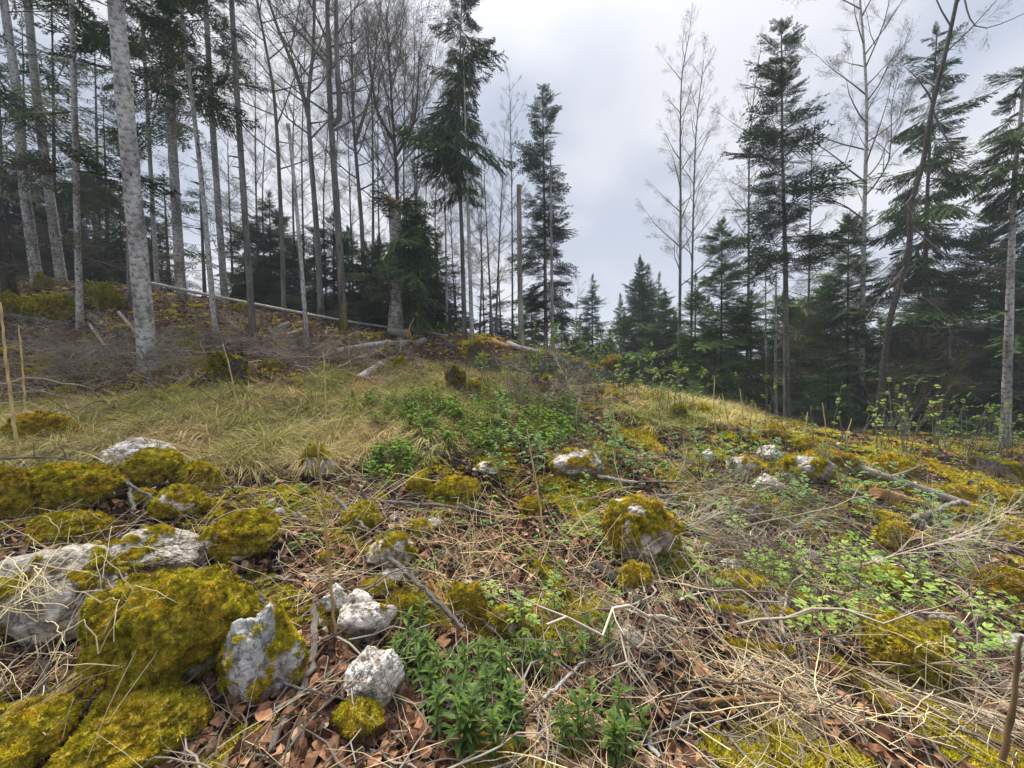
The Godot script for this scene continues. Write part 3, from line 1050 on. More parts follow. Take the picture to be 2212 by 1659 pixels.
	broadleaf("beech", "tall pale leafless beech with wide crown right of the dominant fir", "", [V(1862, 895), V(1866, 500), V(1872, 238), V(1866, 100), V(1858, 0)], 13.0, 14, {"extra": 2.0, "low": 0.42, "limbs": 26, "reach": 2.6, "rise": 0.5, "bark": "bark_pale"})
	broadleaf("beech", "slim budding beech between the dominant fir and the tall pale beech", "", [V(1742, 900), V(1747, 640), V(1754, 333), V(1765, 240)], 16.0, 8, {"low": 0.3, "limbs": 26, "reach": 2.2, "buds": 0.9, "rise": 0.15})
	broadleaf("crooked_tree", "crooked dark mossy tree leaning right with long bare limbs", "", [V(1893, 955), V(1905, 820), V(1924, 685), V(1952, 590), V(1965, 524), V(1968, 440), V(1992, 360), V(2012, 240), V(2037, 137), V(2067, 0)], 8.2, 15, {"extra": 1.5, "low": 0.6, "limbs": 9, "reach": 1.6, "bark": "bark_dark", "moss": 0.7, "tip": 0.4, "twigs": 0.7, "arms": [[0.44, 0.02, [V(2050, 555), V(2130, 575), V(2230, 590)], 1.2], [0.66, 0.02, [V(2080, 340), V(2150, 310), V(2240, 280)], 0.8], [0.92, 0.018, [V(2110, 60), V(2220, 25)], 0.5], [0.36, 0.013, [V(1905, 640), V(1870, 690)], 0.6], [0.4, 0.013, [V(1880, 600), V(1840, 560)], 0.4], [0.5, 0.013, [V(1950, 440), V(1930, 380)], 0.3], [0.3, 0.013, [V(1990, 640), V(2050, 690)], 0.6]]})
	conifer("hanging_spruce", "spruce with hanging grey green branches behind the crooked tree", "", [V(1994, 890), V(1998, 600), V(2006, 357), V(2025, 62)], 12.0, 14, {"low": 0.42, "wide": 1.55, "kind": "spruce", "gaps": 0.35, "taper": 0.42, "dense": 4.0, "droop": -0.2, "dead": 46, "tone": 1.1, "bark": "bark_mid"})
	conifer("edge_fir", "pale trunk at the right edge with a shaggy crown above", "", [V(2172, 962), V(2182, 640), V(2192, 381), V(2206, 240)], 8.3, 20, {"extra": 0.8, "low": 0.66, "wide": 1.0, "kind": "spruce", "gaps": 0.3, "taper": 0.4, "dense": 7.0, "dead": 24, "tip": 0.25, "cut": true})
	broadleaf("sapling_tree", "thin pale pole left of the dominant fir's foot, right one of two", "", [V(1675, 925), V(1676, 700), V(1677, 520)], 12.0, 8, {"low": 0.4, "limbs": 8, "reach": 0.9, "bark": "bark_pale"})
	broadleaf("sapling_tree", "thin pale pole left of the dominant fir's foot, left one of two", "", [V(1655, 915), V(1654, 700), V(1653, 505)], 13.0, 7, {"low": 0.4, "limbs": 8, "reach": 0.9, "bark": "bark_pale"})
	var yr := [[1557, 885, 482, 11.0, 1.15, "dark young fir with bushy lower crown left of the two thin poles"], [1500, 880, 600, 14.0, 1.2, "dark young fir at the pale beech pair's foot"], [1830, 915, 470, 13.5, 1.5, "dark fir just left of the tall pale beech"], [1787, 945, 795, 9.5, 0.75, "small young fir in front of the dark wood's shade"], [2135, 950, 470, 11.0, 2.3, "broad dark young fir at the right edge"], [2060, 945, 620, 12.5, 1.8, "dark young fir between the crooked tree and the broad fir"], [2230, 950, 560, 11.5, 2.0, "dark fir cut by the right picture edge"], [1720, 930, 680, 13.0, 1.5, "dark low fir right behind the dominant fir's trunk"], [1620, 915, 640, 14.0, 1.6, "dark low fir behind the two thin poles"], [1900, 935, 700, 14.0, 1.6, "dark low fir behind the crooked tree's foot"], [1960, 935, 760, 12.0, 1.2, "lowest fir between the crooked tree and the spruce trunk"], [1545, 885, 720, 16.0, 1.6, "low fir in deep shade at the wood's left corner"], [1780, 930, 620, 17.0, 2.0, "fir deep in the shade below the budding beech"], [1690, 920, 640, 19.0, 2.0, "fir deep in the shade behind the dominant fir"]]
	for s in yr:
		conifer("young_fir", s[5], "", [V(s[0], s[1]), V(s[0] + 3, s[2])], s[3], 8, {"low": 0.06, "wide": s[4] * 1.2, "bark": "bark_dark", "gaps": 0.2, "dense": 10.5, "taper": 0.5, "dead": 18, "tone": 1.75})
	for k in [0, 3, 5, 7, 10]:                       # the wood further back on the right
		var x: float = [1530, 1590, 1650, 1715, 1790, 1850, 1925, 1985, 2050, 2110, 2180, 2240][k]
		conifer("far_fir", ["distant fir left of the dark young fir by the pale beech pair", "distant fir behind the dark young fir left of the two thin poles", "distant fir behind the two thin poles", "distant fir right behind the dominant fir", "distant fir under the budding beech", "distant fir left of the tall pale beech", "distant fir behind the crooked tree's left limbs", "distant fir behind the hanging spruce", "distant fir between the spruce and the broad dark fir", "distant fir behind the broad dark fir", "distant fir behind the pale edge trunk", "distant fir at the very right edge"][k], "", [V(x, 910), V(x, [650, 690, 600, 660, 560, 640, 600, 560, 620, 560, 600, 500][k])], [24, 21, 26, 22, 20, 25, 20, 23, 19, 22, 18, 20][k], 7, {"low": 0.03, "wide": 2.3, "bark": "bark_dark", "tone": 1.6, "gaps": 0.15, "dense": 6.5, "taper": 0.6, "dead": 0})
	# the thicket of brown twigs
	for k in 2:
		var q := V([1935, 1965, 1915, 1985][k], 925)
		thicket("bare_shrub", ["leafless brown shrub in front of the crooked tree", "leafless brown shrub right of the crooked tree", "low leafless brown shrub left of the crooked tree's foot", "leafless brown shrub below the hanging spruce"][k], "", at(q, 8.6 + k * 0.5), [1.9, 1.6, 1.4, 1.7][k], 8, 0.08)


func thicket(called: String, label: String, group: String, where: Vector3, tall: float, n: int, buds: float) -> void:
	var foot := on_ground(where.x, where.z)
	var root := thing(called, label, "shrub", foot, group)
	var g := Geo.new()
	var ends := []
	for i in n:
		var a := rng.randf() * TAU
		limb_grow(g, Vector3(cos(a), 0, sin(a)) * 0.1, Vector3(cos(a) * 0.35, 1, sin(a) * 0.35).normalized(), tall * rng.randf_range(0.6, 1.0), 0.012, 0, ends, 0.02, 0.12)
	tag(part("stems", g.mesh(), mats.twig_bark, root), "", "", "", "stuff")
	var place := []
	var tints := PackedColorArray()
	for en in ends:
		place.append(Transform3D(basis_of(en[1], en[2] * 0.8, rng.randf() * 6.0), en[0]))
		tints.append(tone(Color(0.12, 0.088, 0.066), 0.3))
	many("twigs", shapes.bare[1], mats.twig, place, tints, root)


func torn_top(root: Node3D, q: Vector2, d: float, r: float) -> void:
	var o := at(q, d) - root.position
	for i in 9:
		var a := TAU * i / 9.0 + rng.randf() * 0.4
		var b := o + Vector3(cos(a), 0, sin(a)) * r * 0.7 - Vector3.UP * 0.25
		var h := rng.randf_range(0.2, 0.55)
		var g := Geo.new()
		g.tube(PackedVector3Array([b, b + Vector3(0, h * 0.55, 0), b + Vector3(cos(a) * 0.1, h, sin(a) * 0.1)]), PackedFloat32Array([r * 0.42, r * 0.3, 0.01]), 5, PackedColorArray(), 1, 2)
		part("splinter", g.mesh(), mats.fresh_wood, root)


# ---------------------------------------------------------------- moss

func tuft_mesh() -> ArrayMesh:        # a cushion of moss shoots, about one unit across
	var g := Geo.new()
	for i in 11:
		var a := TAU * i / 11.0 * 1.618 * 3.0
		var r := sqrt(i / 11.0) * 0.5
		var foot := Vector3(cos(a) * r, -0.12, sin(a) * r)
		var lean := Vector3(cos(a), 0, sin(a)) * rng.randf_range(0.1, 0.55) + Vector3(rng.randfn(), 0, rng.randfn()) * 0.15
		var tip := foot + Vector3.UP * rng.randf_range(0.42, 0.8) + lean
		var side := Vector3(rng.randfn(), 0, rng.randfn()).normalized() * 0.17
		var k := rng.randf_range(0.5, 1.0)
		g.tri(foot - side, tip, foot + side, Color(k, k, k))
	return g.mesh()


func moss_tint(warm: float) -> Color:
	var a := Color(0.66, 0.57, 0.035).lerp(Color(0.62, 0.4, 0.04), clampf(warm + rng.randfn() * 0.22, 0, 1))
	a = a.lerp(Color(0.42, 0.5, 0.06), clampf(0.18 - warm * 0.3 + rng.randfn() * 0.16, 0, 0.8))
	return a * rng.randf_range(0.6, 1.25)


func moss_over(m: Geo, share: PackedFloat32Array, size: float, warm: float, parent: Node3D, most := 14000, green := 0.0) -> void:
	var places := [[], [], []]
	var tints := [PackedColorArray(), PackedColorArray(), PackedColorArray()]
	var total := 0.0
	var areas := PackedFloat32Array()
	for k in range(0, m.idx.size(), 3):
		var s := (share[m.idx[k]] + share[m.idx[k + 1]] + share[m.idx[k + 2]]) / 3.0
		var a := 0.0
		if s > 0.4:
			a = (m.v[m.idx[k + 1]] - m.v[m.idx[k]]).cross(m.v[m.idx[k + 2]] - m.v[m.idx[k]]).length() / 2.0
		areas.append(a)
		total += a
	var per := minf(1.5 / (size * size), most / maxf(total, 1e-4))
	for k in areas.size():
		if areas[k] == 0.0:
			continue
		var want := areas[k] * per
		var n := int(want) + (1 if rng.randf() < want - int(want) else 0)
		for i in n:
			var u := rng.randf()
			var w := rng.randf()
			if u + w > 1.0:
				u = 1 - u
				w = 1 - w
			var a := m.idx[k * 3]
			var b := m.idx[k * 3 + 1]
			var d := m.idx[k * 3 + 2]
			var p := m.v[a] * (1 - u - w) + m.v[b] * u + m.v[d] * w
			var up := (m.n[a] + m.n[b] + m.n[d] + Vector3(rng.randfn(), rng.randfn() + 1.2, rng.randfn()) * 0.55).normalized()
			var x := up.cross(Vector3(rng.randfn(), rng.randfn(), rng.randfn())).normalized()
			var s := size * rng.randf_range(0.65, 1.5)
			var v := rng.randi() % 3
			places[v].append(Transform3D(Basis(x * s, up * s, x.cross(up) * s), p))
			var clump := clampf(warm + patch.get_noise_3d(p.x * 9 + warm * 50, p.y * 9, p.z * 9) * 1.3, 0, 1)
			var old := patch.get_noise_3d(p.x * 28.0, p.y * 28.0, p.z * 28.0 + warm * 90.0)
			tints[v].append(moss_tint(clump).lerp(Color(0.2, 0.24, 0.03), green) * clampf(0.85 + old * 1.3, 0.4, 1.2))
	for v in 3:
		if places[v].size():
			many("moss", shapes.tuft[v], mats.moss, places[v], tints[v], parent)


# ---------------------------------------------------------------- rocks

# At a place of the picture (the middle of the foot), of a width and height read off it. o: moss, warm, cracks, tint, deep (depth over width), turn, flat, lean
func rock(label: String, x: float, foot_y: float, w: float, h: float, o := {}) -> void:
	var mid := hit(Vector2(x, foot_y - h * 0.25))
	var d := -mid.z
	var to_eye := EYE - mid
	var fall := atan2(to_eye.y, Vector2(to_eye.x, to_eye.z).length())
	var wide := w * d / FOCAL
	var tall_seen := h * d / FOCAL * sqrt(1.0 + pow((foot_y - MID.y) / FOCAL, 2.0)) / sqrt(1.0 + pow((foot_y - MID.y) / FOCAL, 2.0))
	var deep: float = wide * o.get("deep", 0.68)
	var tall := clampf((tall_seen - deep * sin(fall) * 0.8) / maxf(cos(fall), 0.3) * 1.2, wide * 0.46, wide * 1.3)
	var centre := at(Vector2(x, foot_y - h * 0.5), d - 0.02)
	if o.get("moss", 0.3) > 0.83 and d > 5.5:
		tall *= 1.5
		centre.y = ground_y(centre.x, centre.z) + tall * 0.08
	else:
		centre.y = minf(centre.y, ground_y(centre.x, centre.z) + tall * 0.46)
		centre.y = maxf(centre.y, ground_y(centre.x, centre.z) + tall * 0.16)
	centre.y += o.get("up", 0.0)
	var base := Vector3(centre.x, centre.y - tall * 0.5, centre.z)
	var moss: float = o.get("moss", 0.3)
	var root := thing("boulder" if w > 100 else "rock", label, "boulder" if w > 100 else "rock", base)
	stones.append([Vector3(centre.x, base.y + tall * 0.5, centre.z), Vector3(wide, tall, deep) * 0.5])
	var n: int = o.get("fine", 64 if w > 150 else (44 if w > 85 else 26))
	var salt := Vector3(rng.randf(), rng.randf(), rng.randf()) * 40.0
	var g := Geo.new()
	var share := PackedFloat32Array()
	var tint: Color = o.get("tint", Color(0.68, 0.65, 0.61))
	var crack: float = o.get("cracks", 0.03)
	var turn: float = o.get("turn", 0.0)
	var lean: float = o.get("lean", 0.0)
	var spin := Basis(Vector3.BACK, lean) * Basis(Vector3.UP, turn)
	var faces := [[Vector3.RIGHT, Vector3.UP], [Vector3.LEFT, Vector3.UP], [Vector3.UP, Vector3.BACK], [Vector3.DOWN, Vector3.BACK], [Vector3.BACK, Vector3.UP], [Vector3.FORWARD, Vector3.UP]]
	var crackf: float = o.get("crack_size", 2.6)
	var planes := []
	for k in 15:
		planes.append([bend(Vector3(cos(k * 2.4), 1.0 - k * 0.14, sin(k * 2.4)), 0.35), rng.randf_range(0.66, 0.98)])
	var lo := Vector3.ONE * 99.0
	var hi := -lo
	for f in faces:
		var nn: Vector3 = f[0]
		var uu: Vector3 = f[1]
		var ww := nn.cross(uu)
		var first := g.v.size()
		for j in n + 1:
			for i in n + 1:
				var p := (nn + ww * tan((i / float(n) * 2 - 1) * PI / 4) + uu * tan((j / float(n) * 2 - 1) * PI / 4)).normalized()
				var q := p + salt
				var big := rocky.get_noise_3d(q.x * 0.55, q.y * 0.55, q.z * 0.55)
				var bits := rocky.get_noise_3d(q.x * 2.6, q.y * 2.6, q.z * 2.6)
				var cr := cracky.get_noise_3d(q.x * crackf / 2.6, q.y * crackf / 2.6, q.z * crackf / 2.6)      # -1 on a crack
				var cut := 1.15
				for k in planes:
					var along_it := p.dot(k[0])
					if along_it > 0.2:
						cut = minf(cut, (k[1] as float) / along_it)
				var mm := rocky.get_noise_3d(q.x * 0.9 + 7, q.y * 0.9, q.z * 0.9) * 1.15 + 0.3 * p.y + (moss - 0.5) * 2.2 + 0.06 + 0.3 * bits
				if p.y < -0.45:
					mm -= 0.5
				mm = smoothstep(-0.06, 0.1, mm) if moss > 0.06 else 0.0
				var r := lerpf(cut, 0.9, 0.15 + 0.75 * moss) * (1.0 + (0.3 + 0.12 * moss) * big + 0.035 * bits)
				var gap := smoothstep(-1.0, -0.9, cr)
				r -= crack * (1.0 - gap) * (1.0 - mm)
				var lumps := rocky.get_noise_3d(q.x * 4.5, q.y * 4.5 + 3, q.z * 4.5)
				r += mm * (0.05 + 0.1 * lumps + 0.035 * rocky.get_noise_3d(q.x * 11.0, q.y * 11.0, q.z * 11.0))
				share.append(mm)
				var s := spin * (p * r)
				lo = lo.min(s)
				hi = hi.max(s)
				g.v.append(s)
				var stain := clampf(0.93 + big * 0.6 + bits * 0.25, 0.6, 1.1)
				var col := Color(tint.r * stain, tint.g * stain, tint.b * stain)
				col = col.lerp(Color(0.13, 0.12, 0.1), (1.0 - gap) * clampf(crack * 28.0, 0, 0.9))
				col = col.lerp(Color(0.34, 0.29, 0.05), clampf(smoothstep(0.25, 0.5, rocky.get_noise_3d(q.x * 3.0, q.y * 3.0 + 9, q.z * 3.0)) * moss, 0, 1))
				var soiled := smoothstep(0.15, 0.5, rocky.get_noise_3d(q.x * 1.4, q.y * 1.4 + 20.0, q.z * 1.4) + maxf(-p.y, 0.0) * 0.5)
				col = col.lerp(Color(0.2, 0.16, 0.12), soiled * 0.7)
				g.c.append(col.lerp(Color(0.42, 0.34, 0.04), mm))
		for j in n:
			for i in n:
				var a := first + j * (n + 1) + i
				var b := a + n + 1
				g.idx.append(a); g.idx.append(a + 1); g.idx.append(b)
				g.idx.append(a + 1); g.idx.append(b + 1); g.idx.append(b)
	var span := hi - lo
	for k in g.v.size():
		var s := (g.v[k] - lo) / span
		g.v[k] = Vector3((s.x - 0.5) * wide, s.y * tall, (s.z - 0.5) * deep)
	part("stone", g.smooth(), mats.limestone, root)
	if moss > 0.02:
		moss_over(g, share, clampf(0.0065 * d, 0.0125, 0.04) * o.get("tuft", 1.0), o.get("warm", 0.25), root, 18000, 0.65 if o.has("tuft") else 0.0)


func rocks() -> void:
	main_rocks()
	small_stones()


func main_rocks() -> void:
	shapes.tuft = [tuft_mesh(), tuft_mesh(), tuft_mesh()]
	var white := Color(0.84, 0.8, 0.75)
	var pinkish := Color(0.74, 0.66, 0.6)
	var blue := Color(0.6, 0.6, 0.59)
	# bottom left
	rock("large rounded boulder under a thick cushion of olive moss, biggest in the foreground", 368, 1530, 325, 300, {"moss": 0.84, "warm": 0.25, "deep": 0.78, "turn": 0.3, "up": 0.05})
	rock("grey lichen spotted block leaning on the right side of the largest mossy boulder", 572, 1530, 190, 225, {"moss": 0.36, "warm": 0.0, "tint": blue, "deep": 0.7, "turn": 0.8})
	rock("long grey limestone ridge cut by the left picture edge", 110, 1400, 350, 230, {"moss": 0.3, "tint": Color(0.5, 0.475, 0.42), "deep": 0.6, "lean": 0.42, "turn": 0.2, "cracks": 0.03, "crack_size": 2.0, "fine": 80})
	rock("cracked grey limestone hump with moss on its right, above the largest mossy boulder", 340, 1260, 235, 130, {"moss": 0.32, "tint": Color(0.58, 0.55, 0.5), "cracks": 0.045, "crack_size": 4.0, "fine": 80, "lean": 0.3, "deep": 0.6})
	rock("mossy boulder with pale stone showing along its foot, right of the cracked grey hump", 525, 1212, 165, 115, {"moss": 0.66, "warm": 0.3, "tint": white})
	rock("bright yellow green moss cushion on a rock before the white stone", 328, 1052, 122, 85, {"moss": 0.88, "warm": 0.12})
	rock("smooth white stone rising behind the bright moss cushion", 292, 1010, 150, 62, {"moss": 0.02, "tint": white, "deep": 0.6, "lean": -0.2})
	rock("mossy stone with a bare grey left shoulder, before the beech leaves", 440, 1068, 88, 72, {"moss": 0.7, "warm": 0.3})
	rock("mossy stone with a whitish left side among hanging grass blades", 388, 1122, 118, 78, {"moss": 0.58, "warm": 0.05, "tint": white})
	rock("rust tinged moss mound at the left picture edge", 28, 1140, 110, 135, {"moss": 0.9, "warm": 0.85})
	rock("wide moss covered boulder under the thin crossing branch", 168, 1112, 200, 120, {"moss": 0.84, "warm": 0.3})
	rock("white stone tip above the wide moss covered boulder", 122, 1052, 85, 45, {"moss": 0.05, "tint": white})
	rock("low mossy rock with a small pale patch, under the wide moss covered boulder", 150, 1185, 160, 85, {"moss": 0.7, "warm": 0.15})
	rock("orange moss mound in the grass behind the white stone", 98, 975, 118, 82, {"moss": 0.92, "warm": 0.7})
	rock("big dark mossy lump in the bottom left corner beneath pale stalks", 290, 1665, 290, 190, {"moss": 0.85, "warm": 0.2, "deep": 0.9})
	rock("mossy lump cut by the lower left corner", 40, 1665, 210, 165, {"moss": 0.82, "warm": 0.35, "deep": 0.9})
	rock("flat mossy patch of stone beside a short log in the left grass", 262, 925, 70, 25, {"moss": 0.8, "warm": 0.5})
	rock("small mossy stone far back in the tan grass", 300, 902, 42, 22, {"moss": 0.8, "warm": 0.5})
	# bottom middle
	rock("white stone covered in a net of deep cracks", 808, 1540, 135, 140, {"moss": 0.03, "tint": white, "cracks": 0.035, "crack_size": 3.4, "deep": 0.7, "turn": 0.5, "fine": 96})
	rock("pale cracked stone directly above the net cracked white stone", 790, 1400, 125, 122, {"moss": 0.14, "tint": Color(0.8, 0.75, 0.69), "cracks": 0.025, "crack_size": 2.6, "deep": 0.7, "fine": 70})
	rock("small white and black stone beside the dark hollow", 724, 1330, 56, 70, {"moss": 0.02, "tint": white})
	rock("mossy knob on the right shoulder of the pale cracked stone", 868, 1340, 75, 65, {"moss": 0.84, "warm": 0.3})
	rock("moss cushion above the pale cracked stone with a stick across it", 815, 1292, 88, 52, {"moss": 0.92, "warm": 0.15})
	rock("pinkish grey stone with moss on its upper left", 842, 1238, 112, 92, {"moss": 0.4, "warm": 0.1, "tint": pinkish, "lean": -0.35})
	rock("brownish moss mound in the middle of the foreground", 1006, 1352, 92, 95, {"moss": 0.9, "warm": 0.6})
	rock("lichen white stone touching the brownish moss mound", 1086, 1380, 78, 78, {"moss": 0.5, "warm": 0.0, "tint": white})
	rock("mossy lump low at the foot of the net cracked white stone", 770, 1590, 120, 85, {"moss": 0.9, "warm": 0.35})
	rock("small moss ball among the green herbs at the bottom", 1085, 1640, 62, 55, {"moss": 0.95, "warm": 0.2})
	rock("mossy lump beneath the straw, left of the pinkish stone", 780, 1150, 88, 70, {"moss": 0.86, "warm": 0.25})
	rock("grey and mossy stone half hidden behind hanging straw", 682, 1040, 85, 85, {"moss": 0.4, "warm": 0.05, "tint": blue})
	rock("low mossy mound left of the tall cane", 985, 1085, 105, 62, {"moss": 0.86, "warm": 0.2})
	rock("little moss mound just below the green herb bed", 905, 1068, 55, 45, {"moss": 0.9, "warm": 0.4})
	rock("round moss tuft right of the tall cane's middle", 1146, 1115, 56, 44, {"moss": 0.9, "warm": 0.3})
	rock("flat topped grey slab with golden moss down its right side", 1240, 1030, 142, 66, {"moss": 0.3, "warm": 0.55, "tint": Color(0.7, 0.65, 0.57), "deep": 0.6})
	rock("tall golden moss boulder with a bare grey middle", 1380, 1235, 168, 160, {"moss": 0.47, "up": 0.04, "warm": 0.4, "tint": pinkish, "deep": 0.8, "cracks": 0.05})
	rock("mossy foot stone under the golden moss boulder", 1374, 1290, 75, 80, {"moss": 0.86, "warm": 0.2})
	rock("small pale stone with a moss rim under the green herb bed", 1050, 1024, 60, 26, {"moss": 0.35, "warm": 0.4, "tint": white})
	# right
	rock("small white stone near the mossy rotten log", 1530, 1003, 30, 32, {"moss": 0.02, "tint": white})
	rock("white rounded stone behind the dappled grey boulder", 1664, 1002, 54, 42, {"moss": 0.1, "tint": white})
	rock("grey stone with a mossy right half, left of the dappled grey boulder", 1612, 1035, 90, 52, {"moss": 0.42, "warm": 0.35, "tint": blue})
	rock("dappled grey boulder with moss and dark lichen spots", 1738, 1052, 130, 72, {"moss": 0.36, "warm": 0.3, "tint": Color(0.5, 0.5, 0.49), "deep": 0.6})
	rock("pale pointed stone in front of the grey and mossy stone", 1655, 1075, 60, 50, {"moss": 0.15, "tint": white})
	rock("lichen grey stone under bramble shoots", 1612, 1130, 60, 55, {"moss": 0.3, "warm": 0.2, "tint": blue})
	rock("mossy dome with a pale spot, right of the dappled boulder", 1925, 1035, 96, 55, {"moss": 0.76, "warm": 0.4})
	rock("bright yellow green moss dome at the right foreground", 1948, 1500, 165, 150, {"moss": 0.95, "warm": 0.0, "deep": 0.85, "up": 0.08})
	rock("duller moss boulder behind the bright moss dome", 2020, 1450, 90, 110, {"moss": 0.85, "warm": 0.1})
	rock("orange brown moss boulder near the right edge", 2178, 1305, 125, 85, {"moss": 0.88, "warm": 0.65})
	rock("moss mound behind the tall green sprouts", 1930, 1195, 80, 70, {"moss": 0.9, "warm": 0.3})
	rock("moss mound right of the pale birch stick", 1912, 1285, 90, 65, {"moss": 0.85, "warm": 0.4})
	rock("mossy stone left of the whitish birch log", 1605, 1290, 105, 60, {"moss": 0.75, "warm": 0.2, "tint": white})
	rock("pale stone slab at the right picture edge", 2190, 1420, 80, 60, {"moss": 0.15, "tint": white})
	rock("flat mossy shelf on the crest right of the log", 1675, 945, 62, 24, {"moss": 0.85, "warm": 0.3})
	rock("moss mound behind the dappled grey boulder", 1755, 985, 70, 38, {"moss": 0.88, "warm": 0.45})
	rock("long golden moss hump above the dappled grey boulder", 1790, 1012, 110, 36, {"moss": 0.92, "warm": 0.6})
	rock("mossy ledge on the crest before the thin poles", 1505, 905, 70, 30, {"moss": 0.75, "warm": 0.3})
	rock("mossy bank stone at the right edge below the cut stump", 2060, 1085, 80, 40, {"moss": 0.85, "warm": 0.3})
	rock("mossy bank hump at the far right under dead branches", 2165, 1095, 120, 46, {"moss": 0.85, "warm": 0.3})
	rock("small orange moss knoll between sprouts on the right", 2000, 1180, 50, 30, {"moss": 0.9, "warm": 0.6})
	rock("mossy lump beside the mossy log at lower right", 1690, 1345, 60, 40, {"moss": 0.88, "warm": 0.3})
	# back on the left
	rock("low spreading moss hummock under the left trunks", 108, 690, 120, 38, {"moss": 0.96, "warm": 0.05, "tuft": 0.8})
	rock("moss hummock at the left edge behind the dark log", 25, 680, 60, 38, {"moss": 0.96, "warm": 0.0, "tuft": 0.8})
	rock("tall moss heap between the slim trunk and the thickest trunk", 218, 662, 88, 36, {"moss": 0.92, "warm": 0.05, "tuft": 0.8})
	rock("small moss ball above the dark log", 128, 700, 32, 20, {"moss": 0.96, "warm": 0.05, "tuft": 0.8})
	rock("round mossy stump like mound in the left shade", 92, 635, 34, 38, {"moss": 0.9, "warm": 0.5, "tuft": 0.8})
	rock("moss clump behind the fallen branches, right of the thickest trunk", 425, 728, 28, 20, {"moss": 0.92, "warm": 0.2, "tuft": 0.8})
	rock("moss lump at the foot of the straight grey pole trunk", 543, 718, 26, 16, {"moss": 0.95, "warm": 0.2, "tuft": 0.8})
	rock("flat mossy stone behind the straight grey pole trunk", 525, 680, 34, 20, {"moss": 0.85, "warm": 0.4, "tuft": 0.8})
	rock("golden moss patch stone in the slash left of the mossy stump", 405, 770, 50, 30, {"moss": 0.85, "warm": 0.5, "tuft": 0.8})
	rock("moss stone in the slash right of the mossy stump", 590, 800, 46, 22, {"moss": 0.85, "warm": 0.4, "tuft": 0.8})
	rock("golden moss lump right of the log piece on the slope", 865, 812, 32, 42, {"moss": 0.92, "warm": 0.4, "tuft": 0.8})


func small_stones() -> void:
	var mossy := "small moss patched limestone half sunk among leaves and straw"
	var bare := "small bare pale limestone half sunk among leaves and straw"
	var kinds := []
	for k in 6:
		rock(mossy if k < 3 else bare, 1400 + k * 60, 1120 + k * 40, 46, 34, {"moss": [0.55, 0.42, 0.3, 0.04, 0.02, 0.05][k], "warm": 0.25, "tint": Color(0.62, 0.6, 0.55)})
		var o := get_child(get_child_count() - 1) as Node3D
		o.set_meta("group", "small stones on the slope")
		kinds.append(o)
	for i in 76:
		var q := V(rng.randf_range(600, 2200), rng.randf_range(960, 1450))
		if i % 4 == 0:
			q = V(rng.randf_range(20, 700), rng.randf_range(960, 1330))
		var p := hit(q)
		if top_y(p.x, p.z) > p.y + 0.03:
			continue
		var k := rng.randi() % 6
		var s := again(kinds[k], p - Vector3.UP * 0.025, rng.randf() * TAU, rng.randf_range(0.35, 1.1), "", "small stones on the slope")
		s.set_meta("label", mossy if k < 3 else bare)


# ---------------------------------------------------------------- fallen wood

func laid(pts: Array, r: float, lift: float, d := 0.0) -> PackedVector3Array:
	var raw := PackedVector3Array()
	for q in pts:
		var p: Vector3
		if d > 0.0:
			p = at(q, d)
		else:
			p = hit(q)
			p.y += lift + r * 0.55
		raw.append(p)
	return raw


